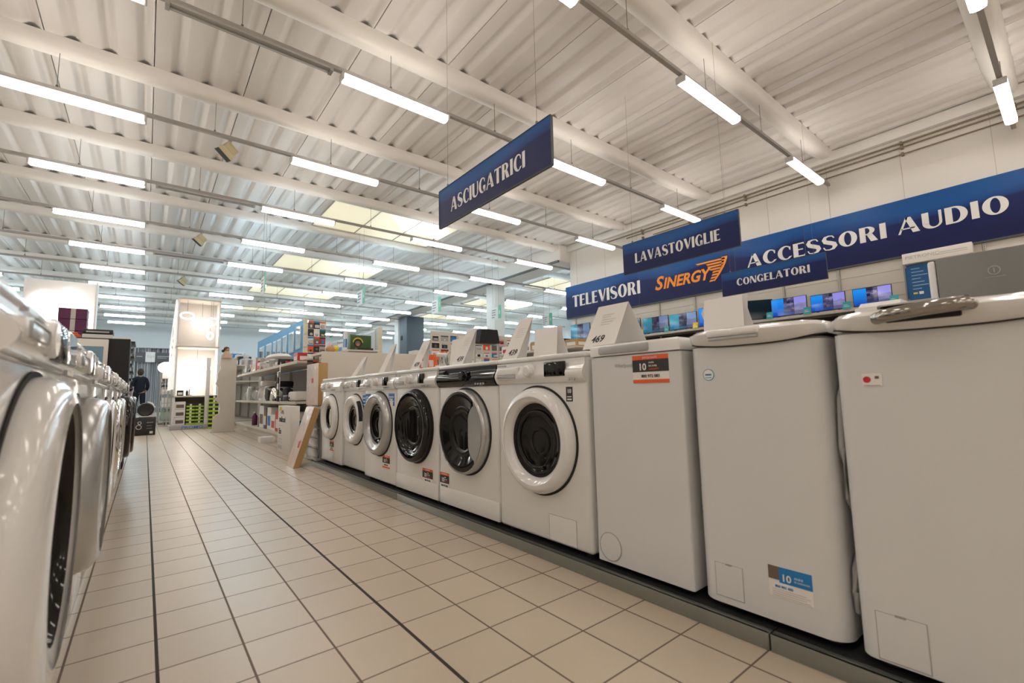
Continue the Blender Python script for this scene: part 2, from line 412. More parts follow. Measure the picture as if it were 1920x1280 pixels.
def purlin(y, n):
    x0, x1 = -9, (10.96 if y < 10 else 22)
    prof = [(0, 0), (.012, -.06), (.03, -.135), (.075, -.175), (.14, -.19), (.21, -.185), (.275, -.155), (.315, -.10), (.335, -.04), (.34, 0)]
    m = MB(); t = bmesh.new(); rings = []
    xs = [x0, x1-1.2, x1-.45, x1] if y < 10 else [x0, x1]
    for i, x in enumerate(xs):
        s = {0: 1, 1: 1, 2: .92, 3: .72}[i] if y < 10 else 1
        rings.append([t.verts.new((x, y+u*s, CZ+v*s)) for u, v in prof])
    for i in range(len(rings)-1):
        for k in range(len(prof)-1): t.faces.new((rings[i][k], rings[i+1][k], rings[i+1][k+1], rings[i][k+1]))
    t.faces.new(rings[-1]); bmesh.ops.recalc_face_normals(t, faces=t.faces[:]); m._take(t)
    o = struct('trim_%d' % n, m, M_purl, 'rounded white ceiling purlin crossing the hall', 50)
for n, y in enumerate(PY): purlin(y, n+1)

# right wall with its ledge, pipes and faint panel joints; it stops at y = 10.5
b = MB(); b.box(11.0, 11.3, -8, 10.5, 0, CZ); 
struct('wall_right', b, M_wall, 'cream wall above the televisions')
b = MB()
b.box(10.86, 11.0, -8, 10.5, CZ-.22, CZ-.02, .01)
struct('trim_30', b, M_purl, 'cream ledge along the top of the right wall')
b = MB(); 
for y in [-.6+1.2*k for k in range(10)]:
    b.box(10.996, 11.0, y-.004, y+.004, 3.1, 5.29)
struct('trim_31', b, mat('joint_shadowgap', (0.52, 0.49, 0.44), 0.8), 'thin vertical joints in the right wall')
for k, (x, z, r) in enumerate([(10.93, 5.20, .020), (10.94, 5.12, .016), (10.95, 4.99, .014)]):
    m = MB(); pts = [(x, -6, z), (x, 9.0-.9*k, z)]
    m.tube(pts, r, 8)
    for y in [0.3+1.45*j for j in range(6)]: m.box(x-.03, 10.995, y-.02, y+.02, z-.03, z+.03)
    tag(m.build('conduit_pipe', M_pipe), ['brown pipe along the top of the right wall, uppermost of three', 'brown pipe along the top of the right wall, middle of three', 'brown pipe along the top of the right wall, lowest of three'][k], 'pipe', 'pipes under the ceiling ledge')
b = MB(); b.box(-9.3, 22.3, 34.5, 34.8, 0, CZ); struct('wall_back', b, M_wallc, 'pale far wall of the shop hall')
b = MB(); b.box(-9.3, -9, -8, 34.5, 0, CZ); struct('wall_left', b, M_wall)
b = MB(); b.box(-9.3, 22.3, -8.3, -8, 0, CZ); struct('wall_front', b, M_wall)
b = MB(); b.box(22, 22.3, 10.5, 34.5, 0, CZ); b.box(11.3, 22.3, 10.3, 10.5, 0, CZ); struct('wall_side', b, M_wallc)
# main girder that carries on beyond the end of the right wall
b = MB(); b.box(10.55, 11.35, 10.5, 34.5, 4.98, CZ, .02); b.box(10.50, 11.40, 10.5, 34.5, 4.94, 4.98)
struct('trim_40', b, M_purl, 'long white roof girder carried by columns')
b = MB(); b.box(10.42, 10.50, 10.5, 34.5, 4.90, 4.96); struct('trim_41', b, mat('cable_tray', (0.12, 0.12, 0.12), 0.5), 'dark cable tray under the girder')

# columns
c = MB(); c.box(10.72, 11.25, 14.45, 15.0, 0, 4.94, .02)
tag(c.build('column', M_purl), 'white square column under the girder, nearer of the two', 'column')
c = MB(); c.box(10.95, 11.38, 23.9, 24.4, 0, 4.939, .02)
tag(c.build('column', M_purl), 'white square column behind the dark grey pillar box', 'column')
c = thing('pillar_cabinet', 'tall dark slate grey cabinet boxed against the farther column', 'cabinet', (10.98, 22.8, 0))
m = MB(); m.box(0, 1.0, 0, .9, 0, 4.88, .01); m.build('body', M_greyp, c)
m = MB(); m.box(-.012, 0, .03, .87, .1, 4.8); m.build('side_panel', M_greyp, c)
m = MB(); m.box(-.03, -.012, .55, .75, 3.6, 3.85); m.build('grille', M_matblack, c)

# ------------------------------------------------------------------ lamps
def diffuser_mat(name, col, k):
    m = bpy.data.materials.new(name); m.use_nodes = True; p = m.node_tree.nodes['Principled BSDF']
    p.inputs['Base Color'].default_value = (.9, .9, .9, 1); p.inputs['Emission Color'].default_value = (*col, 1); p.inputs['Emission Strength'].default_value = k
    return m
M_lw = diffuser_mat('warm_tube_light', LAMP_WARM, LAMP_POWER)
M_lm = diffuser_mat('neutral_tube_light', (0.92, 0.92, 0.90), LAMP_POWER)
M_lc = diffuser_mat('cool_tube_light', LAMP_COOL, LAMP_POWER*1.35)
def make_lamp(m):
    t = thing('tube_lamp', '', 'lamp')
    a = MB()
    prof = [(-.062, .045), (-.072, .02), (-.066, -.012), (-.045, -.034), (-.015, -.040), (.015, -.040), (.045, -.034), (.066, -.012), (.072, .02), (.062, .045)]
    a.prism([(u, v) for u, v in prof], -.75, .75, 'yz'); a.build('diffuser', m, t)
    a = MB(); a.box(-.76, .76, -.042, .042, .045, .075, .008)
    a.box(-.785, -.752, -.07, .07, -.03, .062, .01); a.box(.752, .785, -.07, .07, -.03, .062, .01); a.build('housing', M_lampcap, t)
    return t
lamps = {}
cols = [-8.57, -4.505, -0.965, 2.53, 6.07, 9.61]
cols = [-8.05, -4.505, -0.965, 2.53, 6.07, 9.61]
colsb = [13.25, 16.8, 20.3]
coln = {-8.05: 'far left', -4.505: 'left', -0.965: 'over the aisle', 2.53: 'over the right-hand washer row', 6.07: 'halfway to the right wall', 9.61: 'beside the right wall', 13.25: 'beyond the girder', 16.8: 'well beyond the girder', 20.3: 'farthest beyond the girder'}
rown = ['third row behind the camera', 'second row behind the camera', 'first row behind the camera', 'row at the top edge', 'nearest full row', 'second full row', 'third full row', 'fourth row', 'fifth row', 'sixth row', 'seventh row', 'eighth row', 'ninth row', 'tenth row', 'eleventh row', 'last row by the far wall']
for j, y in enumerate(LY):
    key = 'w' if y < 9 else ('m' if y < 12 else 'c')
    for x in cols+(colsb if y > 11 else []):
        if x < -6 and (j % 2 == 0 or y > 20): continue
        k2 = 'm' if (key == 'c' and x < 0 and y < 20) else key
        if k2 not in lamps:
            lamps[k2] = make_lamp({'w': M_lw, 'm': M_lm, 'c': M_lc}[k2]); o = lamps[k2]
        else: o = copy_thing(lamps[k2], (0, 0, 0))
        o.location = (x, y, LZ)
        o['label'] = 'hanging tube lamp, %s, %s' % (rown[j], coln[x]); o['group'] = 'fluorescent lamps'
# trunking rails with their wires
for j, y in enumerate(LY):
    if y < -3: continue
    x1 = 10.9 if y < 10.4 else 21.5
    t = thing('lighting_rail', 'grey hanging lighting rail carrying the lamps, '+rown[j], 'lighting rail', (0, y, LZ+.075), 0, 'lighting rails')
    m = MB(); m.box(-8.8, x1, -.028, .028, 0, .05); m.build('rail', M_track, t)
    zt = CZ-LZ-.075
    for x in [-8.2+1.77*k for k in range(int((x1+8.2)/1.77)+1)]:
        
        m = MB(); m.cyl((x, 0, .05), (x, 0, zt-(.15 if y > 0 else 0)), .004, 6); m.box(x-.012, x+.012, -.012, .012, .05, .085); m.build('hanger', M_wire, t)
# unlit battens
for k, (x, j) in enumerate([(.80, 5), (-2.72, 5), (.80, 7), (.82, 9)]):
    m = MB(); m.box(-.82, .82, -.05, .05, -.035, 0, .006); m.box(-.84, -.80, -.055, .055, -.06, 0); m.box(.80, .84, -.055, .055, -.06, 0); m.cyl((-.8, .025, -.05), (.8, .025, -.05), .012, 8)
    o = m.build('unlit_batten', M_galv); o.location = (x, LY[j], LZ+.073)
    tag(o, ['unlit grey batten in the gap of the second full lamp row', 'unlit grey batten left of the aisle, second full lamp row', 'unlit grey batten in the gap of the fourth lamp row', 'unlit batten in the gap of the sixth lamp row'][k], 'lamp', 'unlit battens')
# beige spotlights clamped to the rails
for k, (x, y) in enumerate([(.86, LY[6]), (.90, LY[8]), (-.02+.85, LY[10]-.001)]):
    t = thing('spotlight', 'old beige square spotlight clamped under a lighting rail, '+['nearest and largest', 'middle one of three', 'farthest and smallest'][k], 'spotlight', (x, y, LZ+.07), 0, 'beige spotlights')
    m = MB(); m.cyl((0, 0, -.002), (0, 0, -.07), .02, 10); m.box(-.03, .03, -.035, .035, -.012, -.001); m.build('clamp', M_galv, t)
    R = Matrix.Translation((0, 0, -.16)) @ Matrix.Rotation(math.radians(38), 4, 'Y') @ Matrix.Rotation(math.radians(18), 4, 'Z')
    m = MB(); m.box(-.10, .10, -.08, .08, -.06, .06, .02, mtx=R); m.prism([(-.10, -.06), (.10, -.06), (.13, -.15), (-.13, -.15)], -.085, .085, 'xz', mtx=R); m.build('housing', M_cream, t)
    m = MB(); m.box(-.12, .12, -.08, .08, -.152, -.150, mtx=R); m.build('lens', M_matblack, t)

# rooflights between the purlins
M_skyp = mat('rooflight_panel', (.85, .80, .62), .5, emit=.52, ecol=(1.0, .90, .62))
M_skyb = mat('rooflight_sun_patch', (.95, .95, .9), .4, emit=1.8, ecol=(1.0, .97, .86))  # sun patch on the rooflight, put in as stronger emission
def rooflight(x0, x1, y0, y1, n, which):
    pass
    t = thing('rooflight', 'cream translucent rooflight between two purlins, '+which, 'rooflight', (0, 0, CZ), 0, 'rooflights')
    m = MB(); m.box(x0, x1, y0, y1, -.012, 0); m.build('panel', M_skyp, t)
    m = MB(); w = (x1-x0)/3
    m.prism([(x0+w*1.25, y0+.30), (x0+w*2.55, y0+.30), (x0+w*2.95, y0+.55), (x0+w*2.95, y0+1.35), (x0+w*1.9, y0+1.25)], -.020, -.014, 'xy'); m.build('sun_patch', M_skyb, t)  # glowing polygon added for the sun patch on the panel
    m = MB()
    for x in (x0, x0+w, x0+2*w, x1): m.box(x-.012, x+.012, y0, y1, -.035, -.005)
    m.box(x0, x1, y0-.02, y0+.02, -.05, 0); m.box(x0, x1, y1-.02, y1+.02, -.05, 0); m.build('frame', M_track, t)
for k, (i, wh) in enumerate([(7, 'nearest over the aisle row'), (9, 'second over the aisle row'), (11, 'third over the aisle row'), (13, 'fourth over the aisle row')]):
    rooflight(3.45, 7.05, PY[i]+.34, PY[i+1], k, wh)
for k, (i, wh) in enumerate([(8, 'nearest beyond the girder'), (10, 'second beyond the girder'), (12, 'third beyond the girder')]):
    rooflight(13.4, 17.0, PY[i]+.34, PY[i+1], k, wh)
# security cameras on the girder
for k, y in enumerate((13.9, 24.6)):
    t = thing('security_camera', ['small black dome camera on an arm near the nearer column', 'small dark camera on an arm beside the farther column'][k], 'camera', (10.42, y, 4.86), 0, 'security cameras')
    m = MB(); m.cyl((.1, 0, .06), (-.25, 0, .02), .018, 8); m.box(-.02, .08, -.05, .05, 0, .1); m.build('bracket', M_cream, t)
    m = MB(); m.sphere((-.28, 0, -.03), .09, 14); m.build('housing', M_blackp, t)

# ------------------------------------------------------------------ hanging department signs
def dept_sign(word, x, y0, y1, z0, z1, tx0, tx1, tz0, th, label):
    L = y1-y0; t = thing('hanging_sign', label, 'sign', (x, y1, z0), -PI/2, 'blue hanging department signs')
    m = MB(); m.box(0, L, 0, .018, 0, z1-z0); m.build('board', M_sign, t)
    m = MB(); m.box(-.006, 0, -.004, .022, 0, z1-z0); m.box(L, L+.006, -.004, .022, 0, z1-z0); m.box(0, L, -.004, .022, z1-z0, z1-z0+.006); m.box(0, L, -.004, .022, -.006, 0)
    m.build('frame_strip', M_greyp, t)
    m = MB(); lettering(m, word, L*tx0, L*tx1, (z1-z0)*tz0, (z1-z0)*th, -.0005, .003); m.build('lettering', M_signw, t, 0)
    for u in (.18, L-.18):
        m = MB(); m.cyl((u, .009, z1-z0+.006), (u, .009, CZ-z0+.03), .0015, 5); m.cyl((u, .009, z1-z0+.006), (u, .009, z1-z0+.03), .012, 8); m.build('hanging_cord', M_wire, t)
dept_sign('ASCIUGATRICI', 2.55, 2.60, 4.47, 2.58, 3.02, .14, .82, .27, .35, 'blue hanging sign reading ASCIUGATRICI, highest in the picture')
dept_sign('LAVASTOVIGLIE', 5.97, 2.64, 4.50, 2.53, 3.02, .12, .86, .30, .32, 'blue hanging sign reading LAVASTOVIGLIE, above the SINERGY panel')
dept_sign('CONGELATORI', 9.25, 2.65, 4.52, 2.55, 3.02, .16, .86, .36, .30, 'blue hanging sign reading CONGELATORI, below ACCESSORI AUDIO')
# white aisle signs with a mint tab
for k, (x, y1, n, wh) in enumerate([(2.17, 12.9, '5', 'leftmost of the row'), (4.72, 13.1, '6', 'second from the left'), (7.23, 13.2, '7', 'third from the left'), (9.72, 13.3, '8', 'in front of the white column'), (12.5, 13.6, '9', 'rightmost of the row')]):
    t = thing('aisle_sign', 'small white hanging aisle sign with mint green number tab, '+wh, 'sign', (x, y1, 3.25), -PI/2, 'aisle signs')
    m = MB(); m.box(0, .50, 0, .015, 0, .44); m.build('board', M_white, t)
    m = MB(); m.box(.42, .60, -.004, 0, .02, .50); m.build('number_tab', M_mint, t)
    m = MB(); m.text(n, .19, .455, .18, -.006); m.build('number', M_signw, t, 0)
    m = MB()
    for i, w in enumerate((.26, .22, .24, .16)): m.box(.04, .04+w, -.003, 0, .34-i*.085, .37-i*.085)
    m.build('text_line', mat('grey_text', (.25, .27, .33), .6), t)
    for u in (.1, .45):
        m = MB(); m.cyl((u, .007, .44), (u, .007, CZ-3.25-(.06 if k == 1 else -.02)), .003, 5); m.build('hanging_cord', M_wire, t)

# ------------------------------------------------------------------ long wall sign
t = thing('wall_sign', 'long blue wall sign reading TELEVISORI, SINERGY and ACCESSORI AUDIO', 'sign', (10.93, 10.66, 3.06), -PI/2)
Ls = 12.2; hs = 1.06
for i, (a, c_) in enumerate([(0, 2.90), (2.906, 5.66), (5.668, 7.17), (7.178, Ls)]):
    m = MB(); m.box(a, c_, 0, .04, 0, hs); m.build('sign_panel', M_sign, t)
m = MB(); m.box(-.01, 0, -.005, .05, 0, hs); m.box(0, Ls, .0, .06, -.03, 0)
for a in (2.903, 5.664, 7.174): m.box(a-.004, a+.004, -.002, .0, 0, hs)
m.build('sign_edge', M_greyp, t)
m = MB(); lettering(m, 'TELEVISORI', .30, 2.95, .34, .38, -.001, .006); m.build('lettering', M_signw, t, 0)
m = MB(); lettering(m, 'ACCESSORI', 5.95, 8.55, .40, .30, -.001, .006); m.build('lettering', M_signw, t, 0)
m = MB(); lettering(m, 'AUDIO', 8.72, 10.15, .40, .30, -.001, .006); m.build('lettering', M_signw, t, 0)
# orange SINERGY with its wing
m = MB(); m.text('S', .50, 3.43, .33, -.006, .003, .28, .012); m.text('INERGY', .40, 3.69, .33, -.006, .003, .28, .012, sx=.93); m.build('brand_lettering', M_signo, t, 0)
m = MB()
def wing_right(v): return 5.50-.30*(1-v)**1.6-.05*(1-v)
for i in range(8):
    v0 = i/8; v1 = v0+.075; z0_, z1_ = .25+v0*.56, .25+v1*.56
    xl = 4.86+.24*(1-abs(v0-.35)*1.2) if i < 7 else 4.72
    m.prism([(xl, z0_), (wing_right(v0)-.06, z0_), (wing_right(v1)-.06, z1_), (xl-.05 if i > 3 else xl+.03, z1_)], -.008, -.001, 'xz')
pr = [(wing_right(v/8), .25+v/8*.56) for v in range(9)]; pl = [(wing_right(v/8)-.05-.10*(v/8)**2, .25+v/8*.56) for v in range(9)]
m.quadstrip(pr, pl, -.008, -.001); m.build('wing_emblem', M_signo, t, 0)

# ================================================================== APPLIANCES
def sticker_warranty(m, x, z, w, h, y=-.0015):
    """orange, black and white warranty sticker; slots 0 white 1 orange 2 black"""
    m.m = 0; m.box(x, x+w, y, y+.0012, z, z+h)
    m.m = 1; m.box(x, x+w, y-.0004, y, z+h*.84, z+h); m.box(x, x+w, y-.0004, y, z, z+h*.13)
    m.m = 2; m.box(x, x+w, y-.0004, y, z+h*.40, z+h*.84)
    m.m = 0; m.text('10', h*.34, x+w*.17, z+h*.47, y-.0008, .0003, 0, h*.008)
    m.text('ANNI', h*.09, x+w*.46, z+h*.70, y-.0008, .0003); m.text('RICAMBI', h*.09, x+w*.46, z+h*.58, y-.0008, .0003)
    m.text('IMPORTANTE', h*.10, x+w*.5, z+h*.875, y-.0008, .0003, 0, 0, 'CENTER')
    m.m = 1; m.text('GARANTITI', h*.08, x+w*.46, z+h*.47, y-.0008, .0003)
    m.m = 2; m.text('800 972 083', h*.15, x+w*.5, z+h*.20, y-.0008, .0003, 0, h*.003, 'CENTER')

def washer(label, group, loc, rotz, sp):
    """front loader; local front faces -y, origin on the floor below the middle of the front"""
    t = thing('washing_machine', label, 'washing machine', loc, rotz, group)
    w, h, d = sp.get('w', .596), .83, sp.get('d', .56); x0, x1 = -w/2, w/2
    body, shiny = sp.get('body', M_enamel), M_plastic
    R, ri, zc = sp.get('R', .205), sp.get('ri', .145), sp.get('zc', .43)
    pz = sp.get('pz', .695)
    m = MB(); m.box(x0, x1, 0, d, .02, h-.022, .014, 3); m.build('body', body, t)
    m = MB(); m.box(x0-.001, x1+.001, -.004, d, h-.024, h, .009, 3); m.build('worktop', body, t)
    # control panel: a slightly bulging moulded front
    pm = sp.get('pmat', shiny); bl = sp.get('bulge', .018)
    m = MB(); pr = [(.02, pz)] + [(-.002-bl*math.sin(PI*min(1, k/6*1.0))*1.0-.004, pz+(h-.026-pz)*k/8) for k in range(9)] + [(.02, h-.026)]
    m.prism(pr, x0+.002, x1-.002, 'yz'); m.build('control_panel', pm, t, 50)
    yp = -.006-bl
    if sp.get('drawer', True):
        m = MB(); m.box(x0+.018, x0+.185, yp-.003, 0, pz+.018, h-.045, .008, 2); dr = m.build('detergent_drawer', pm, t)
        m = MB(); m.box(x0+.03, x0+.172, yp-.0045, yp-.002, pz+.024, pz+.045, .004, 2); m.build('drawer_handle', sp.get('hmat', M_plasticg), dr)
    kx = sp.get('kx', .0); kz = (pz+h-.02)/2+.003
    m = MB(); m.lathe([(.032, 0), (.032, .006), (.026, .010), (.025, .026), (.020, .030), (0, .030)], (kx, yp+.004, kz), seg=32); 
    for a in range(18):
        an = a*PI/9; m.box(kx+.026*math.cos(an)-.001, kx+.026*math.cos(an)+.001, yp-.022, yp-.008, kz+.026*math.sin(an)-.001, kz+.026*math.sin(an)+.001)
    if sp.get('flat'): m.bm.free(); m = MB(); m.lathe([(.030, 0), (.030, .007), (.026, .010), (0, .010)], (kx-.06, yp+.004, kz), seg=32)
    m.build('program_knob', sp.get('kmat', shiny), t)
    if sp.get('disp'):
        a, b_ = sp['disp']; m = MB(); m.box(a, b_, yp-.002, yp+.01, kz-.030, kz+.034, .004, 2); m.build('display', M_black, t)
    m = MB()
    for k in range(sp.get('btn', 4)):
        bx = sp.get('bx', .13)+k*.024; m.cyl((bx, yp+.004, kz-.045), (bx, yp-.002, kz-.045), .006, 12)
    m.build('button_row', M_plasticg, t)
    m = MB(); m.box(x0+.03, x0+.09, yp-.001, yp+.008, h-.040, h-.034); m.build('brand_line', M_plasticg, t)
    # door
    dt = sp.get('door', 'ring'); rm = sp.get('rmat', shiny); bulge = sp.get('dbulge', .055); dx = sp.get('dx', 0.0)
    m = MB(); m.lathe([(R+.010, .0005), (R+.010, .004), (R-.01, .005), (R-.01, .0005)], (dx, 0, zc), seg=64); m.build('door_seal', M_gap, t)
    if dt == 'ring':
        ec, esx = sp.get('ecc', 0.0), sp.get('esx', 1.0)
        m = MB(); m.lathe([(R, .002), (R+.001, bulge*.35), (R*.97, bulge*.72), (R*.90, bulge*.95, ec*.2, 1-(1-esx)*.2), (R*.83, bulge, ec*.5, 1-(1-esx)*.5), ((R+ri)/2*.98, bulge*.93, ec*.8, 1-(1-esx)*.8), (ri*1.06, bulge*.72, ec, esx), (ri, bulge*.5, ec, esx), (ri*.985, bulge*.2, ec, esx)], (dx, 0, zc), seg=72); dr = m.build('door_ring', rm, t, 60)
        m = MB(); m.lathe([(ri*.999, bulge*.80), (ri*.975, bulge*.45), (ri*.90, bulge*.34), (ri*.86, bulge*.26), (ri*.60, .006), (0, .004)] if sp.get('flat') else [(ri*.995, bulge*.3), (ri*.90, bulge*.34), (ri*.86, bulge*.26), (ri*.60, .006), (0, .004)], (dx+ec, 0, zc), seg=56, sx=esx); m.build('door_glass', M_glass, t, 60)
        m = MB(); m.lathe([(ri*.70, .0155), (ri*.72, .020), (ri*.78, .0195), (ri*.80, bulge*.28)], (dx+ec, 0, zc), seg=56, a0=-.6, a1=1.9*PI-.9, sx=esx)
        m.lathe([(ri*.30, .0062), (ri*.32, .012), (ri*.38, .012), (ri*.40, .0062)], (dx+.01, 0, zc-.01), seg=40); m.build('inner_bowl', M_glassin, t, 60)
    elif dt == 'black':
        m = MB(); m.lathe([(R, .002), (R, bulge*.6), (R*.97, bulge*.9), (R*.92, bulge), (R*.80, bulge*.9), (R*.72, bulge*.65), (R*.68, bulge*.5)], (dx, 0, zc), seg=72); m.build('door_ring', M_black, t, 60)
        m = MB(); m.lathe([(R*.69, bulge*.55), (R*.62, bulge*.40), (R*.45, .014), (R*.2, .010), (0, .009)], (dx, 0, zc), seg=64); m.build('door_glass', M_glass, t, 60)
        m = MB(); m.lathe([(R*.46, .017), (R*.50, .026), (R*.54, .026), (R*.56, .020)], (dx, 0, zc), seg=56, a0=-2.2, a1=2.0); m.box(dx+R*.30, dx+R*.46, -.030, -.008, zc-.06, zc+.07, .012, 3); m.build('inner_bowl', M_glassin, t, 60)
    elif dt == 'crescent':
        m = MB(); m.lathe([(R, .002), (R+.001, bulge*.55), (R*.975, bulge*.85), (R*.95, bulge*.9), (R*.94, bulge*.8)], (dx, 0, zc), seg=72); m.build('door_ring', M_silver, t, 60)
        m = MB(); m.lathe([(R*.945, bulge*.82), (R*.90, bulge*.92), (R*.80, bulge*.8), (R*.66, bulge*.5), (R*.45, .014), (0, .009)], (dx, 0, zc), seg=64); m.build('door_glass', M_glass, t, 60)
        m = MB(); m.lathe([(R*.44, .016), (R*.47, .024), (R*.56, .028), (R*.60, .024)], (dx-.01, 0, zc), seg=56, a0=1.0, a1=5.3); m.build('inner_bowl', M_glassin, t, 60)
        m = MB(); o = [(dx+R*.945*math.cos(a), zc+R*.945*math.sin(a)) for a in [math.radians(-52+104*k/20) for k in range(21)]]
        i_ = []
        for k in range(21):
            v = abs(-1+2*k/20); i_.append((dx+R*(.42+.24*v**5), zc+R*(-.62+1.24*k/20)))
        for k in range(20): m.prism([o[k], o[k+1], i_[k+1], i_[k]], -bulge*.97, -bulge*.45)
        m.build('door_handle', M_silver, t, 60)
    if sp.get('handle') == 'slit':
        m = MB(); m.lathe([(R*.93, bulge*.7), (R*.95, bulge*.86), (R*1.0, bulge*.80), (R*1.015, bulge*.3)], (dx, 0, zc), seg=20, a0=math.radians(-2), a1=math.radians(48)); m.build('door_handle', M_blackp, t, 60)
    if sp.get('handle') == 'bump':
        m = MB(); a = [math.radians(-40+80*k/16) for k in range(17)]
        o = [(dx+ri*1.02*math.cos(x), zc+ri*1.02*math.sin(x)) for x in a]
        i_ = [(dx+ri*(.74-.16*math.cos(PI*(k/16-.5))**2+.05), zc+ri*(-.64+1.28*k/16)) for k in range(17)]
        for k in range(16): m.prism([o[k], o[k+1], i_[k+1], i_[k]], -bulge*.86, -bulge*.25)
        m.build('door_handle', rm, t, 60)
    # filter flap, kick line and feet
    if sp.get('flap'):
        a, b_, c_, e = sp['flap']; m = MB(); m.m = 1; m.box(a-.002, b_+.002, -.0006, .002, c_-.002, e+.002); m.m = 0; m.box(a, b_, -.0016, .002, c_, e, .001, 1); m.build('filter_flap', [body, M_line], t)
    if sp.get('kick'):
        m = MB(); m.box(x0+.001, x1-.001, -.0025, .01, .024, .118, .003, 2); m.build('kick_panel', body, t)
    if sp.get('badge'):
        bx, bz = sp['badge']; m = MB(); m.m = 0; m.box(bx, bx+.038, -.0012, 0, bz, bz+.062); m.m = 1; m.text('10', .024, bx+.019, bz+.036, -.0016, .0002, 0, .0006, 'CENTER'); m.box(bx+.006, bx+.032, -.0016, -.0011, bz+.006, bz+.012); m.box(bx+.006, bx+.032, -.0016, -.0011, bz+.018, bz+.022); m.build('round_warranty_sticker', [M_ink, M_paper], t, 0)
    if sp.get('stk'):
        m = MB(); sticker_warranty(m, *sp['stk']); m.build('warranty_sticker', [M_paper, M_orange, M_ink], t, 0)
    for (a, b_, c_, e) in sp.get('blue', []):
        m = MB(); m.m = 0; m.box(a, b_, -.0012, .001, c_, e); m.m = 1
        for k in range(4): m.box(a+.008, b_-.012-(k % 2)*.014, -.0018, -.0012, e-.03-k*(e-c_)*.17, e-.022-k*(e-c_)*.17)
        m.sphere(((a+b_)/2, -.0012, c_+(e-c_)*.2), (b_-a)*.28, 14, (1, .02, 1)); m.build('blue_label', [M_bluest, M_paper], t, 0)
    for (x, y) in ((x0+.05, .05), (x1-.05, .05), (x0+.05, d-.05), (x1-.05, d-.05)):
        m = MB(); m.cyl((x, y, 0), (x, y, .021), .022, 12); m.build('foot', M_blackp, t)
    return t

RX, PZ = 1.405, .045
# far to near along the right-hand display plinth; rotz -90 deg puts the front towards the aisle
right = [
 (4.63, 1.430, dict(w=.60, R=.212, ri=.120, zc=.455, pz=.70, handle='bump', rmat=M_plastic, stk=(-.02, .135, .115, .09), kx=.0, btn=5, bx=.06, dbulge=.05, body=M_enamel),
  'white washing machine with small porthole, farthest on the right plinth beside the drawer unit'),
 (4.035, 1.455, dict(w=.575, R=.215, ri=.125, zc=.45, pz=.70, handle='slit', kx=-.02, disp=(.07, .15), blue=[(.165, .26, .50, .66)], body=M_enamel),
  'white washing machine with white door ring, black handle slit and blue label'),
 (3.39, 1.405, dict(w=.592, R=.235, ri=.150, zc=.445, pz=.70, handle='bump', rmat=M_silver, kx=-.01, disp=(.10, .19), stk=(.07, .127, .13, .09), blue=[(-.285, -.18, .58, .67), (.17, .27, .58, .67)]),
  'white washing machine with wide silver door ring'),
 (2.785, 1.405, dict(w=.592, door='black', R=.232, zc=.455, pz=.705, kx=-.03, disp=(.07, .15), stk=(.095, .102, .135, .095), kick=True, drawer=True),
  'white washing machine with all black round door, next to the black-panelled one'),
 (2.175, 1.405, dict(w=.592, door='crescent', R=.230, zc=.455, pz=.70, pmat=M_black, kmat=M_black, drawer=False, kx=.02, stk=(-.292, .10, .105, .10), kick=True, hmat=M_black, dx=.0),
  'white washing machine with gloss black control panel and silver crescent door handle'),
 (1.572, 1.405, dict(w=.600, R=.234, ri=.166, zc=.450, pz=.705, kx=-.025, disp=(.070, .200), badge=(.182, .622), flap=(.055, .215, .030, .135), btn=2, bx=.225, hmat=M_plasticg),
  'white washing machine with broad white door ring, nearest front loader on the right plinth'),
]
for (y, x, sp, lab) in right: washer(lab, 'washing machines on the right plinth', (x, y, PZ), -PI/2, sp)

# drawer-fronted cabinet at the far end
t = thing('drawer_cabinet', 'silver grey cabinet with ridged drawer fronts beside the farthest right washer', 'cabinet', (1.44, 5.27, .0), -PI/2)
m = MB(); m.box(-.25, .25, 0, .5, .02, .60, .006); m.build('body', M_plasticg, t)
for k in range(5):
    m = MB(); m.box(-.235, .235, -.014, 0, .06+k*.105, .15+k*.105, .012, 2); m.build('drawer', M_silver, t)

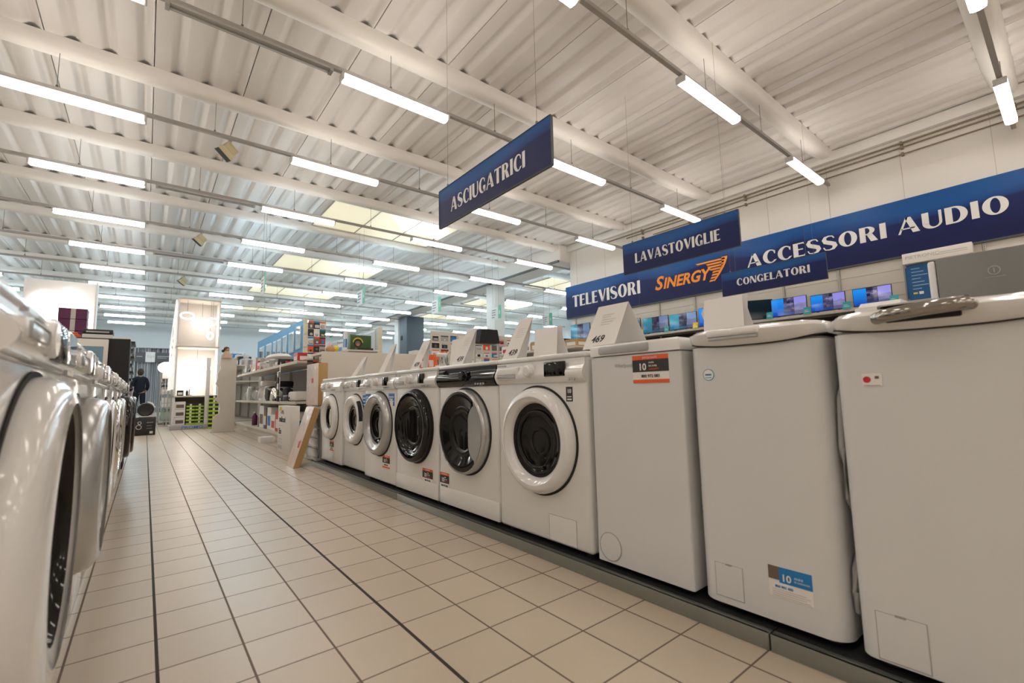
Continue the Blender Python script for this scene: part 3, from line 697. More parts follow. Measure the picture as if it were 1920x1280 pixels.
def top_loader(label, loc, rotz, sp):
    t = thing('top_loading_washer', label, 'washing machine', loc, rotz, 'top loading washing machines')
    w, h, d = sp['w'], sp.get('h', .85), .58; x0, x1 = -w/2, w/2; rd = sp.get('r', .03); bm_ = sp.get('body', M_enamel2)
    ht = h-sp.get('lid', .055)
    m = MB(); m.box(x0, x1, 0, d, .02, ht-.004, rd, 6, 'vf'); m.build('body', bm_, t, 60)
    m = MB(); m.box(x0+.006, x1-.006, .006, d-.01, ht-.008, ht+.002, rd*.9, 6, 'vf'); m.build('lid_seam', M_line, t, 60)
    if sp['kind'] == 'flat':
        m = MB(); m.box(x0, x1, -.006, d, ht, h, rd, 6, 'vf', bev2=.012); m.build('lid', M_plastic, t, 60)
        m = MB(); m.box(x0+.05, x1-.12, -.014, .01, ht+.006, ht+.036, .006, 2); m.build('lid_grip', M_plasticg, t)
        m = MB(); m.m = 1; m.lathe([(.052, .0002), (.052, .0012), (.050, .0014), (.050, .0002)], (x0+.063, 0, .078), seg=40); m.m = 0; m.lathe([(.0495, .0005), (.048, .0022), (0, .0022)], (x0+.063, 0, .078), seg=40); m.build('filter_cap', [bm_, M_line], t)
    else:
        # lid swells forward and up in the middle
        n = 24; m = MB(); t2 = bmesh.new(); rows = []
        def out(k):
            u = k/n; x = x0+(x1-x0)*u; e = min(u, 1-u)*w; c_ = rd
            y = 0 if e > c_ else c_-math.sqrt(max(0, c_*c_-(c_-e)**2)); return x, y
        for k in range(n+1):
            x, y = out(k); bul = math.sin(PI*k/n)**.6; dip = .018*(1-abs(2*k/n-1)**3) if sp.get('smile', True) else 0
            rows.append([t2.verts.new(p) for p in ((x, y-.004, ht+.012-dip), (x, y-.012-.010*bul, ht+.018-dip*.8), (x, y-.016-.014*bul, ht+.035), (x, y-.008-.010*bul, h-.010+.008*bul), (x, y+.012, h+.010*bul), (x, .12, h+.022*bul), (x, d, h+.018*bul), (x, d, ht))])
        rows_co = [r_[0].co+Vector((0, -.0005, -.001)) for r_ in rows]
        for k in range(n):
            for j in range(7): t2.faces.new((rows[k][j], rows[k][j+1], rows[k+1][j+1], rows[k+1][j]))
        t2.faces.new([v for v in rows[0]]); t2.faces.new([v for v in rows[-1]][::-1])
        bmesh.ops.recalc_face_normals(t2, faces=t2.faces[:]); m._take(t2); m.build('lid', M_plastic, t, 50)
        m = MB(); m.tube([tuple(rows_co[k]) for k in range(n+1)], .0022, 6); m.build('lid_seam_edge', M_gap, t)
        m = MB()
        if sp['kind'] == 'round':
            m.box(x0+.085, x0+.245, -.035, .0, ht+.022, ht+.046, .009, 3); m.build('lid_grip', M_plastic, t)
            m = MB(); m.box(x0+.09, x0+.24, -.033, -.01, ht+.012, ht+.021, .003, 2); m.build('grip_recess', M_plasticg, t)
        else:
            xa, xb = x0+.100, x0+.272
            m.tube([(xa, -.014, ht+.022), (xa+.008, -.040, ht+.024), (xa+.03, -.052, ht+.028), ((xa+xb)/2, -.058, ht+.033), (xb-.03, -.052, ht+.036), (xb-.008, -.040, ht+.036), (xb, -.012, ht+.034)], [.010, .014, .016, .016, .016, .014, .010], 16)
            m.prism([(-.045, h+.000), (-.050, h+.006), (-.03, h+.012), (.03, h+.020), (.03, h+.010)], xa+.012, xb-.012, 'yz'); m.build('lid_handle', mat('dark_chrome', (.34, .32, .29), .08, metal=1.0), t, 60)
            m = MB(); m.box(xa+.02, xb-.02, -.036, -.020, ht+.012, ht+.040, .004, 2); m.build('handle_recess', M_matblack, t)
        fx, fz, fs = sp['flap']; m = MB(); m.m = 1; m.box(fx-.0015, fx+fs+.0015, -.0006, .002, fz-.0015, fz+fs*1.15+.0015); m.m = 0; m.box(fx, fx+fs, -.0016, .002, fz, fz+fs*1.15, .001, 1)
        m.m = 1; m.box(fx+fs*.40, fx+fs*.62, -.0022, -.0005, fz+fs*1.13, fz+fs*1.15+.003); m.build('filter_flap', [bm_, M_line], t)
        m = MB()
        for zz, hh in ((.66, .30), (.20, .10)):
            m.lathe([(.018, .0), (.020, .004), (.018, .008), (.014, .008)], (0, 0, 0), seg=12) if False else None
        m.bm.free()
    for (x, y) in ((x0+.05, .05), (x1-.05, .05), (x0+.05, d-.05), (x1-.05, d-.05)):
        m = MB(); m.cyl((x, y, 0), (x, y, .021), .020, 12); m.build('foot', M_blackp, t)
    return t
t = top_loader('narrow white top loading washer with recessed grip and round filter cap', (RX, 1.045, PZ), -PI/2, dict(w=.40, kind='flat', r=.008, h=.845, lid=.045))
m = MB(); sticker_warranty(m, .004, .690, .150, .100); m.build('warranty_sticker', [M_paper, M_orange, M_ink], t, 0)
m = MB(); m.text('Whirlpool', .020, -.080, .752, -.0012, .0004); m.build('brand_lettering', M_paperg, t, 0)
t = top_loader('round-cornered white top loading washer with blue warranty sticker near its foot', (RX, .625, PZ), -PI/2, dict(w=.392, kind='round', r=.05, h=.846, lid=.044, flap=(-.145, .040, .082)))
m = MB(); m.m = 0; m.box(.012, .122, -.0015, 0, .088, .170); m.m = 1; m.box(.040, .122, -.002, -.0014, .128, .170); m.m = 2; m.box(.012, .040, -.002, -.0014, .134, .170)
m.m = 0; m.text('10', .026, .045, .134, -.0024, .0003, 0, .0006); m.text('ANNI', .009, .078, .146, -.0024, .0003); m.text('DI GARANZIA', .006, .078, .138, -.0024, .0003); m.m = 1; m.text('800 901 450', .009, .028, .114, -.0020, .0003, 0, .0003)
m.m = 3
for k in range(4): m.box(.020, .114-.008*(k % 2), -.002, -.0014, .091+k*.0055, .0925+k*.0055)
m.build('warranty_sticker', [M_paper, M_bluest, M_brownp, M_paperg], t, 0)
m = MB(); m.m = 1; m.lathe([(.0185, .0003), (.0185, .0016), (0, .0016)], (-.126, 0, .71), seg=28); m.m = 0; m.lathe([(.0165, .0016), (.0165, .0020), (0, .0020)], (-.126, 0, .71), seg=28); m.m = 2; m.box(-.136, -.116, -.0024, -.0019, .708, .713); m.box(-.136, -.116, -.0024, -.0019, .700, .702); m.build('round_sticker', [M_paper, M_teal, M_bluest], t, 0)
t = top_loader('large white top loading washer with chrome lid handle, nearest on the right', (RX-.01, .190, PZ), -PI/2, dict(w=.43, kind='chrome', r=.032, h=.846, lid=.044, flap=(-.178, .025, .092)))
m = MB(); m.m = 0; m.box(-.155, -.115, -.0014, 0, .64, .672, .008, 3, 'all') if False else m.box(-.158, -.118, -.0014, 0, .665, .697); m.m = 1; m.lathe([(.008, .0003), (.008, .0020), (0, .0020)], (-.148, 0, .682), seg=20); m.m = 2; m.box(-.132, -.124, -.002, -.0013, .684, .690); m.box(-.156, -.122, -.002, -.0013, .667, .668)
m.build('small_sticker', [M_paper, M_red, M_brownp], t, 0)
# machine standing just outside on the right would be out of frame

# plinth of the right-hand row
for k, (a, b_, w_) in enumerate([(-.60, .602, 'nearest section'), (.606, 2.975, 'middle section'), (2.979, 5.00, 'far section')]):
    t = thing('display_plinth', 'low brushed metal plinth under the right washers, '+w_, 'plinth', (1.36, a, 0), 0, 'plinth sections')
    m = MB(); m.box(0, .012, 0, b_-a, 0, PZ, .002); m.box(0, .03, 0, b_-a, PZ-.003, PZ, .001); m.build('front_strip', M_plinth, t)
    m = MB(); m.box(.0125, 1.2, 0, b_-a, 0, PZ-.001); m.build('deck', M_matblack, t)

# hoses peeping between the two rounded top loaders
m = MB(); m.tube([(1.50, .418, .72), (1.46, .418, .68), (1.44, .418, .55), (1.45, .418, .42), (1.50, .418, .37)], .007, 10)
tag(m.build('drain_hose', M_plasticg), 'grey hose looped between the two rounded top loading washers, upper loop', 'hose')
m = MB(); m.tube([(1.49, .418, .27), (1.45, .418, .24), (1.44, .418, .19), (1.45, .418, .14), (1.49, .418, .12)], .007, 10)
tag(m.build('drain_hose', M_plasticg), 'grey hose looped between the two rounded top loading washers, lower loop', 'hose')

# ------------------------------------------------------------------ left-hand row, seen along its fronts
LX = -.145
left = [
 (1.08, dict(w=.60, R=.258, ri=.198, zc=.460, pz=.735, dbulge=.052, ecc=.075, esx=.70, rmat=M_plastic, flat=True, disp=(-.02, .24), bulge=.02, body=M_plastic), 'white washing machine with large door and black porthole, nearest at the left edge'),
 (1.685, dict(w=.60, R=.225, ri=.165, zc=.462, pz=.735, dbulge=.072, ecc=.045, esx=.75, rmat=M_silver, flat=True, disp=(-.02, .20), bulge=.02, body=M_plastic), 'white washing machine with silver door ring, second from the left edge'),
 (2.295, dict(w=.60, R=.22, ri=.15, zc=.46, pz=.725, rmat=M_plastic, flat=True, dbulge=.045, disp=(-.02, .20), bulge=.025, body=M_plastic), 'white washing machine with white door ring, third along the left row'),
 (2.905, dict(w=.60, R=.22, ri=.15, zc=.46, pz=.725, rmat=M_plastic, flat=True, dbulge=.04, disp=(.08, .2), bulge=.025, body=M_plastic), 'white washing machine, fourth along the left row'),
 (3.515, dict(w=.60, R=.22, ri=.15, zc=.46, pz=.725, rmat=M_chrome, flat=True, dbulge=.045, disp=(.0, .2), bulge=.02, body=M_plastic), 'white washing machine with chrome door ring, fifth along the left row'),
 (4.125, dict(w=.60, R=.225, ri=.15, zc=.46, pz=.725, rmat=M_silver, flat=True, dbulge=.045, disp=(.08, .2), bulge=.02, body=M_plastic), 'white washing machine with silver door ring, sixth along the left row'),
 (4.735, dict(w=.60, R=.24, zc=.46, pz=.725, door='black', flat=True, dbulge=.07, bulge=.02, body=M_plastic), 'white washing machine with bulging black door in the left row'),
 (5.345, dict(w=.60, R=.25, zc=.45, pz=.725, door='black', flat=True, dbulge=.085, bulge=.02, body=M_blackp, pmat=M_black), 'black washing machine with bulging black door, last of the left row'),
]
for (y, sp, lab) in left: washer(lab, 'washing machines in the left row', (LX, y, .04), PI/2, sp)
t = thing('display_plinth', 'polished metal plinth under the left washers', 'plinth', (-.155, .75, 0))
m = MB(); m.box(-.012, 0, 0, 4.92, 0, .04, .002); m.build('front_strip', M_chrome, t); m = MB(); m.box(-.62, -.0125, 0, 4.92, 0, .039); m.build('deck', M_matblack, t)

# ------------------------------------------------------------------ price cards standing on the machines
ZC = {'folded white price card reading 469 beside the narrow top loader': .892}
def card_front(num, y, tw, lean, ztop, label, xb=1.52, xt=1.60, dy=.10):
    """folded price card: front leaf leans back from the aisle, rear leaf props it"""
    z0 = ZC.get(label, .878); t = thing('price_card', label, 'price card', (xb, y, z0), 0, 'folded price cards'); hh = ztop-z0
    def leaf(m, xa, xc, ya, yb, yc, yd, th=.0012):
        b_ = bmesh.new(); A = [(xa, ya, 0), (xa, yb, 0), (xc, yd, hh), (xc, yc, hh)]
        n = Vector((hh, 0, -(xc-xa))).normalized()*th; n = Vector((-n.x, 0, -n.z)) if False else n
        v = [b_.verts.new(p) for p in A]+[b_.verts.new(Vector(p)+n) for p in A]
        b_.faces.new(v[:4]); b_.faces.new(v[4:][::-1])
        for i in range(4): b_.faces.new((v[i], v[(i+1) % 4], v[4+(i+1) % 4], v[4+i]))
        bmesh.ops.recalc_face_normals(b_, faces=b_.faces[:]); m._take(b_)
    m = MB(); leaf(m, 0, xt-xb, tw/2, -tw/2, tw/2-lean, -tw/2-lean*.7); m.build('front_leaf', M_paper, t, 0)
    m = MB(); leaf(m, xt-xb+(.10 if num == '469' else .012), xt-xb+.002, tw/2-lean-.02 if num == '469' else tw/2-.03, -tw/2-.05 if num == '469' else -tw/2+.03, tw/2-lean, -tw/2-lean*.7); m.build('rear_leaf', M_paper, t, 0)
    if num:
        sl = math.atan2(xt-xb, hh)
        M = Matrix.Translation((0, tw/2-.03-lean*.25, 0)) @ Matrix.Rotation(-PI/2, 4, 'Z') @ Matrix.Rotation(-sl, 4, 'X')
        m = MB(); m.text(num, .046, .0, .030, -.0012, .0004, .35, .0005, mtx=M)
        m.build('price_number', M_ink, t, 0)
        m = MB()
        for k in range(5): m.box(.035, .035+(.05+.03*((k*7) % 3)/2), -.0014, -.0008, hh*.58+k*.012, hh*.58+k*.012+.003, mtx=M)
        m.build('print_line', mat('faint_print', (.66, .63, .60), .7), t, 0)
    return t
card_front('469', 1.305, .175, .035, 1.088, 'folded white price card reading 469 beside the narrow top loader')
card_front('439', 1.93, .13, .07, 1.105, 'folded white price card reading 439 on the broad-ringed washer')
card_front('439', 2.46, .13, .07, 1.11, 'folded white price card reading 439 on the black-panelled washer')
card_front('439', 3.05, .13, .07, 1.10, 'folded white price card on the black-doored washer')
card_front('', 3.65, .11, .10, 1.12, 'thin curled white price card on the silver-ringed washer')
card_front('', 4.3, .12, .12, 1.06, 'faint white price card on the far washers')
def card_back(y, tw, z0, zt, label, x=1.93):
    t = thing('price_card', label, 'price card', (x, y, .899), 0, 'price cards seen from behind'); hh = zt-.899
    m = MB(); m.prism([(-tw/2, 0), (tw/2, 0), (tw/2+.028, hh*.72), (tw/2-.005, hh), (-tw/2+.01, hh), (-tw/2-.03+.05, hh*.70)], 0, .0012, 'yz', Matrix.Rotation(math.radians(-14), 4, 'Y')); m.build('front_leaf', M_paper, t, 0)
    m = MB(); m.prism([(-tw/2+.01, 0), (tw/2-.01, 0), (tw/2-.01, hh*.95), (-tw/2+.02, hh*.95)], 0, .0012, 'yz', Matrix.Translation((-.10, 0, 0)) @ Matrix.Rotation(math.radians(8), 4, 'Y')); m.build('rear_leaf', M_paper, t, 0)
    return t
card_back(.905, .19, .87, 1.095, 'white price card seen from behind, above the round-cornered top loader')
card_back(1.98, .22, .87, 1.095, 'white price card seen from behind, between the 439 and 469 cards')
card_back(2.98, .20, .87, 1.13, 'white price card seen from behind, left of the second 439 card')

# stainless-grey refrigerator standing behind the nearest top loaders
t = thing('refrigerator', 'grey steel refrigerator with white door edge behind the nearest washer', 'refrigerator', (2.30, .332, .0), -PI/2)
m = MB(); m.box(.005, .60, .03, .60, .05, 1.17, .01); m.build('body', M_plasticg, t)
m = MB(); m.box(.022, .60, -.02, .028, .06, 1.172, .006, 2); m.build('door', M_steel, t)
m = MB(); m.box(0, .021, -.022, .03, .06, 1.166, .008, 3); m.build('door_edge', M_white, t)
m = MB(); m.lathe([(.016, .020), (.016, .0215), (.013, .0215), (.013, .020)], (.17, 0, 1.098), seg=24); m.cyl((.17, -.021, 1.090), (.17, -.021, 1.106), .0015, 6); m.box(.145, .195, -.0212, -.020, 1.074, 1.076); m.build('emblem', M_plasticg, t)
t = thing('carton', 'white carton behind the chrome-handled top loader', 'box', (1.80, .325, .915), 0)
t2 = MB(); t2.box(0, .16, 0, .125, 0, .045, .002); t2.build('body', M_paper, t)
t2 = MB(); t2.prism([(.0, .045), (.16, .045), (.12, .062), (.03, .062)], .01, .115, 'xz'); t2.build('flap', M_white, t)

# ================================================================== TELEVISION WALL
def wall_shelving():
    t = thing('shelving_unit', 'beige wall shelving carrying the televisions along the right wall', 'shelving', (10.98, 10.3, 0), -PI/2)
    L = 9.6
    m = MB()
    for k in range(9):
        a = k*1.05
        for j in range(4): m.box(a+.03, a+1.02, 0, .012, 2.10+j*.24, 2.10+j*.24+.236, .002, 1)
    m.build('back_panel', M_beige, t)
    m = MB(); m.box(0, L-.2, .004, .012, 1.0, 2.09); m.build('shaded_back_panel', M_gap, t)  # beige backing made dark: shade under the shelf is in the colour
    for k in range(10):
        a = k*1.05-.02
        m = MB(); m.m = 0; m.box(a, a+.035, -.03, .0, .1, 3.02); m.m = 1
        for j in range(30): m.box(a+.012, a+.020, -.031, -.0295, 2.14+j*.03, 2.155+j*.03)
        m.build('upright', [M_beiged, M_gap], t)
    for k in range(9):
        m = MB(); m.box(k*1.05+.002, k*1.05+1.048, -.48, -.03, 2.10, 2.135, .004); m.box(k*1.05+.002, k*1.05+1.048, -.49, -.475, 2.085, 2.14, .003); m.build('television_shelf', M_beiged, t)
        m = MB(); m.box(k*1.05+.002, k*1.05+1.048, -.48, -.03, 1.38, 1.41, .004); m.build('lower_shelf', M_beiged, t)
    return t
wall_shelving()
def television(yc, w, h, seed, label, on=True, teal=False, x=10.62, zb=2.135, turn=0.0, strength=1.1):
    t = thing('television', label, 'television', (x, yc, zb), -PI/2+turn, 'televisions on the wall shelf')
    z0 = .035
    m = MB(); m.box(-w/2, w/2, 0, .03, z0, z0+h, .004); m.box(-w/3, w/3, .03, .06, z0+.04, z0+h*.6, .01); m.build('casing', M_blackp, t)
    m = MB(); m.box(-w/2+.009, w/2-.009, -.0015, .001, z0+.014, z0+h-.009)
    m.build('screen', screen_mat('demo_picture_%d' % seed, seed, strength, teal) if on else mat('dim_screen', (.01, .015, .02), .15, emit=.02, ecol=(.05, .3, .5)), t)
    for s in (-1, 1):
        m = MB(); m.prism([(s*w*.32, 0), (s*w*.32+.012, 0), (s*w*.30+.008, z0+.002), (s*w*.30-.008, z0+.002)], -.05, .07, 'xz'); m.build('stand_foot', M_blackp, t)
    return t
television(2.365, .60, .345, 1, 'television showing a bright blue picture, rightmost on the wall shelf')
television(3.085, .60, .345, 2, 'television showing a bright blue picture, second from the right on the wall shelf')
television(3.80, .69, .39, 3, 'larger television with saturated blue and purple picture, under the CONGELATORI sign')
television(4.43, .60, .44, 90, 'dim almost black television turned sideways left of the purple-blue one', on=False, turn=.55)
television(5.45, .78, .46, 4, 'saturated blue television half hidden by a price card')
television(6.27, .76, .41, 5, 'television with pale teal picture and a yellow tag at its corner', teal=True, strength=.75)
television(7.07, .78, .43, 6, 'television with grey teal picture, left of the pale teal one', teal=True, strength=.55)
television(7.82, .55, .47, 7, 'small dark teal television beside the 469 card', teal=True, strength=.18)
television(8.75, .75, .45, 9, 'television hidden mostly behind the 469 card', teal=True, strength=.4)
television(9.80, .82, .58, 8, 'teal television at the far left end of the wall shelf', teal=True, strength=.55)
for k, (y, c_, w) in enumerate([(2.02, M_teal, 'teal tag right of the rightmost television'), (2.74, M_teal, 'teal tag between the two rightmost televisions'), (3.42, M_teal, 'teal tag right of the purple-blue television'), (4.14, M_teal, 'teal tag right of the dim television'),
                                (5.86, M_yellow, 'yellow tag between two televisions'), (6.66, M_teal, 'teal tag left of the yellow tag'), (7.45, M_yellow, 'yellow tag beside the 469 card'), (9.33, M_teal, 'teal tag by the far left television')]):
    t = thing('shelf_tag', w+', on the shelf edge', 'price tag', (10.47, y, 2.135), -PI/2, 'shelf tags')
    m = MB(); R_ = Matrix.Rotation(math.radians(-12), 4, 'X'); m.box(-.065, .065, 0, .003, 0, .15, .012 if False else 0, mtx=R_); m.build('card', c_, t)
    m = MB(); m.box(-.045, .045, -.001, 0, .05, .06, mtx=R_); m.box(-.045, .02, -.001, 0, .08, .088, mtx=R_); m.build('print_line', M_paper, t)
for k in range(7):
    t = thing('boxed_television', 'switched-off black television on the lower wall shelf, number %s from the right' % ['one', 'two', 'three', 'four', 'five', 'six', 'seven'][k], 'television', (10.66, 1.6+1.15*k, 1.41), -PI/2, 'dark televisions on the lower shelf')
    m = MB(); m.box(-.45, .45, 0, .04, .03, .56, .004); m.build('casing', M_blackp, t); m = MB(); m.box(-.44, .44, -.0015, 0, .045, .55); m.build('screen', M_black, t)
    m = MB(); m.box(-.12, .12, -.08, .10, 0, .03, .004); m.build('stand', M_blackp, t)
# lightbox header and blue posters
t = thing('display_header', 'long white header box lettered PIETRONIC above the blue posters', 'display header', (10.78, 1.90, 2.86), -PI/2)
m = MB(); m.box(0, .92, 0, .18, 0, .19, .004); m.build('box', M_paper, t)
m = MB(); m.text('PIETRONIC', .085, .04, .08, -.001, .001, sx=1.1); m.build('lettering', M_paperg, t, 0)
m = MB(); m.box(.50, .86, -.001, 0, .10, .112); m.box(.42, .86, -.001, 0, .07, .080); m.build('print_line', M_paperg, t)
for k in range(2):
    t = thing('poster', ['narrow blue information poster behind the wider one', 'blue information poster under the white header box'][k], 'poster', (10.90-.03*k, 1.90-.03*k, 2.20+.03*(1-k)), -PI/2, 'blue posters')
    m = MB(); m.box(0, .36, 0, .012, 0, .64-.06*(1-k)); m.build('board', mat('poster_blue', (.008, .10, .28), .5), t)
    m = MB()
    for j in range(7): m.box(.06, .06+.12+.05*(j % 3), -.001, 0, .56-j*.062, .572-j*.062)
    m.build('text_line', mat('pale_blue_print', (.35, .5, .7), .5), t)
    m = MB(); m.m = 0; m.box(.06, .12, -.001, 0, .10, .13); m.m = 1; m.box(.14, .20, -.001, 0, .09, .14); m.build('energy_label', [M_yellow, M_paper], t)

# ================================================================== SHELVING AND GOODS
def gondola(name, label, x0, x1, y0, y1, zs, ztop, back='xmax', ends=True, m_=None, group=None, base=.10, back_m=None):
    t = thing(name, label, 'shelving', (x0, y0, 0), 0, group); m_ = m_ or M_beige; X, Y = x1-x0, y1-y0
    m = MB(); m.box(.02, X, .01, Y-.01, 0, base-.001); m.build('base', M_beiged, t)
    for z in zs:
        m = MB(); m.box(0, X-.012, .012, Y-.012, z-.03, z, .003); m.box(-.006, .008, .012, Y-.012, z-.04, z+.004, .002); m.build('shelf', m_, t)
    m = MB(); 
    if back == 'xmax': m.box(X-.01, X+.01, 0, Y, .0, ztop)
    else: m.box(X/2-.01, X/2+.01, 0, Y, 0, ztop)
    m.build('back_panel', back_m or m_, t)
    n = max(1, round(Y/1.33))
    for k in range(n+1):
        m = MB(); yy = k*Y/n; m.m = 0; m.box(X-.05, X-.012, yy-.015, yy+.015, 0, ztop+.02); m.m = 1
        for j in range(int(ztop/.05)): m.box(X-.0515, X-.0495, yy-.004, yy+.004, .05+j*.05, .075+j*.05)
        m.build('upright', [M_beiged, M_gap], t)
    return t
NUM = ['first', 'second', 'third', 'fourth', 'fifth', 'sixth', 'seventh', 'eighth', 'ninth', 'tenth', 'eleventh', 'twelfth', 'thirteenth', 'fourteenth', 'fifteenth', 'sixteenth', 'seventeenth', 'eighteenth', 'nineteenth', 'twentieth']
def pal(c): return {'white': M_white, 'black': M_blackp, 'red': M_red, 'cream': M_paper, 'grey': M_plasticg, 'silver': M_silver, 'blue': M_bluest, 'brown': M_brownp, 'cardboard': M_cardb, 'green': M_green, 'lime green': M_lime, 'teal': M_teal, 'orange': M_orange, 'yellow': M_yellow, 'purple': M_purple, 'steel': M_chrome}[c]
def item(kind, col, x, y, z, w, d, h, where, rz=0.0, group=None):
    """small goods; origin at the middle of the underside; w along x, d along y"""
    nm = {'box': 'carton', 'bottle': 'bottle', 'pan': 'frying_pan', 'pot': 'cooking_pot', 'kettle': 'kettle', 'toaster': 'toaster', 'jar': 'glass_jar', 'rack': 'dish_rack', 'iron': 'steam_iron', 'tray': 'tray', 'fan': 'table_fan', 'mixer': 'kitchen_mixer', 'pack': 'blister_pack'}[kind]
    word = nm.replace('_', ' '); o = thing(nm, '%s %s %s' % (col, word, where), word.split()[-1], (x, y, z), rz, group); M = pal(col)
    if kind == 'box':
        m = MB(); m.box(-w/2, w/2, -d/2, d/2, 0, h, .003, 1); m.build('body', M, o)
        other = M_paper if col not in ('white', 'cream') else [M_brownp, M_red, M_bluest, M_paperg][int(abs(x*37+y*91)) % 4]
        m = MB(); m.box(-w/2-.0015, -w/2, -d*.36, d*.36, h*.18, h*.62); m.box(-w*.36, w*.36, -d/2-.0015, -d/2, h*.18, h*.62); m.build('printed_label', other, o)
    elif kind == 'bottle':
        r = w/2; m = MB(); m.lathe([(0, 0), (r, 0), (r, h*.62), (r*.8, h*.74), (r*.35, h*.82), (r*.35, h*.9)], (0, 0, 0), 'z', 14); m.build('body', M, o)
        m = MB(); m.cyl((0, 0, h*.88), (0, 0, h), r*.42, 10); m.build('cap', M_white if col != 'white' else M_red, o)
    elif kind in ('pan', 'pot'):
        r = w/2; m = MB(); m.lathe([(0, 0), (r*.8, 0), (r, h), (r*1.02, h), (r*.97, h*.96), (r*.77, .006), (0, .006)], (0, 0, 0), 'z', 24); m.build('bowl', M, o)
        m = MB(); m.tube([(r*.95, 0, h*.8), (r*1.4, 0, h*1.05), (r*2.0, 0, h*1.15)], [.010, .012, .013], 8) if kind == 'pan' else [m.tube([(s*r*.98, -.03, h*.7), (s*(r+.035), -.02, h*.74), (s*(r+.035), .02, h*.74), (s*r*.98, .03, h*.7)], .006, 6) for s in (-1, 1)]
        m.build('handle', M_blackp, o)
    elif kind == 'kettle':
        r = w/2; m = MB(); m.lathe([(0, 0), (r, 0), (r*1.02, h*.15), (r*.8, h*.85), (r*.6, h*.95), (0, h)], (0, 0, 0), 'z', 20); m.prism([(-r*.8, h*.7), (-r*1.4, h*.92), (-r*.7, h*.92)], -.02, .02); m.build('body', M, o)
        m = MB(); m.tube([(r*.6, 0, h*.93), (r*1.4, 0, h*.85), (r*1.5, 0, h*.45), (r*.9, 0, h*.2)], .011, 8); m.build('handle', M_blackp if col != 'black' else M_plasticg, o)
    elif kind == 'toaster':
        m = MB(); m.box(-w/2, w/2, -d/2, d/2, .01, h, min(w, h)*.22, 4); m.build('body', M, o)
        m = MB(); m.box(-w*.12, w*.12, -d*.38, d*.38, h-.002, h+.002); m.build('slot', M_gap, o)
        m = MB(); m.cyl((-w/2-.012, d*.25, h*.35), (-w/2+.002, d*.25, h*.35), .016, 12); m.build('knob', M_blackp if col != 'black' else M_silver, o)
        m = MB(); m.box(-w*.4, w*.4, -d*.4, d*.4, 0, .012); m.build('base', M_blackp, o)
    elif kind == 'jar':
        r = w/2; m = MB(); m.lathe([(0, 0), (r, 0), (r, h*.8), (r*.8, h*.9), (r*.78, h*.9), (r*.94, h*.78), (r*.94, .008), (0, .008)], (0, 0, 0), 'z', 20); m.build('body', mat('pale_glass', (.75, .8, .78), .08, trans=.6), o)
        m = MB(); m.cyl((0, 0, h*.88), (0, 0, h), r*.82, 16); m.build('lid', M, o)
    elif kind == 'rack':
        m = MB(); m.box(-w/2, w/2, -d/2, d/2, 0, .015)
        for k in range(6):
            y_ = -d/2+.01+k*(d-.02)/5; m.tube([(-w/2, y_, .01), (-w/2, y_, h), (w/2, y_, h), (w/2, y_, .01)], .003, 5)
        m.build('wire_frame', M, o)
        m = MB()
        for k in range(4): m.lathe([(0, 0), (w*.42, .004), (w*.42, .009), (0, .006)], (0, -d*.3+k*d*.2, w*.45), 'y', 18)
        m.build('plate_stack', M_white, o)
    elif kind == 'iron':
        m = MB(); m.prism([(-w/2, 0), (w/2, 0), (w/2, h*.4), (w*.2, h*.55), (-w*.35, h*.25)], -d*.3, d*.3); m.build('body', M, o)
        m = MB(); m.tube([(-w*.25, 0, h*.4), (-w*.1, 0, h*.95), (w*.3, 0, h*.95), (w*.42, 0, h*.4)], .012, 8); m.build('handle', M_blackp if col != 'black' else M_plasticg, o)
    elif kind == 'tray':
        m = MB(); m.box(-w/2, w/2, -d/2, d/2, 0, h*.3, .003, 1); m.box(-w/2, -w/2+.01, -d/2, d/2, 0, h); m.box(w/2-.01, w/2, -d/2, d/2, 0, h); m.box(-w/2, w/2, -d/2, -d/2+.01, 0, h); m.box(-w/2, w/2, d/2-.01, d/2, 0, h); m.build('body', M, o)
    elif kind == 'mixer':
        m = MB(); m.box(-w*.5, w*.5, -d*.3, d*.3, 0, h*.14, .01, 3); m.box(w*.2, w*.48, -d*.2, d*.2, h*.1, h*.8, .02, 3); m.build('body', M, o)
        m = MB(); m.box(-w*.45, w*.5, -d*.25, d*.25, h*.70, h, .03, 4); m.build('head', M, o)
        m = MB(); m.lathe([(0, 0), (w*.14, 0), (w*.26, h*.38), (w*.25, h*.38), (0, .01)], (-w*.18, 0, h*.15), 'z', 20); m.build('bowl', M_chrome, o)
    elif kind == 'pack':
        q = random.Random(int(x*977+z*631)); B = q.choice([M_plasticg, M_blackp, M_brownp, M_paper, M_silver, M_bluest, M_cream])
        m = MB(); m.m = 0; m.box(-w/2, w/2, -.003, 0, 0, h); m.m = 1; m.box(-w/2, w/2, -.0036, -.003, h*.78, h*.97); m.build('card', [M, q.choice([M_red, M_paper, M_bluest, M_ink, M_orange, M_paperg])], o)
        bw, bh = w*q.uniform(.18, .42), h*q.uniform(.25, .6); m = MB()
        if q.random() < .4: m.lathe([(min(bw, bh*.5), .003), (min(bw, bh*.5)*.9, .02), (0, .022)], (0, 0, h*.08+bh/2), 'y', 14)
        else: m.box(-bw, bw, -.02, -.003, h*.08, h*.08+bh, .005, 1)
        m.build('blister', B, o)
    return o
def row_items(specs, x, y0, z, where, group, dirn=1):
    """specs: (kind, colour, w, d, h) laid out along y starting at y0"""
    y = y0; seen = {}
    for i, (k, c_, w, d, h, *rz) in enumerate(specs):
        y += dirn*d/2
        if k != 'gap': item(k, c_, x+w/2, y, z, w, d, h, '%s, %s from near end' % (where, NUM[i]), rz[0] if rz else 0.0, group)
        y += dirn*(d/2+.02)

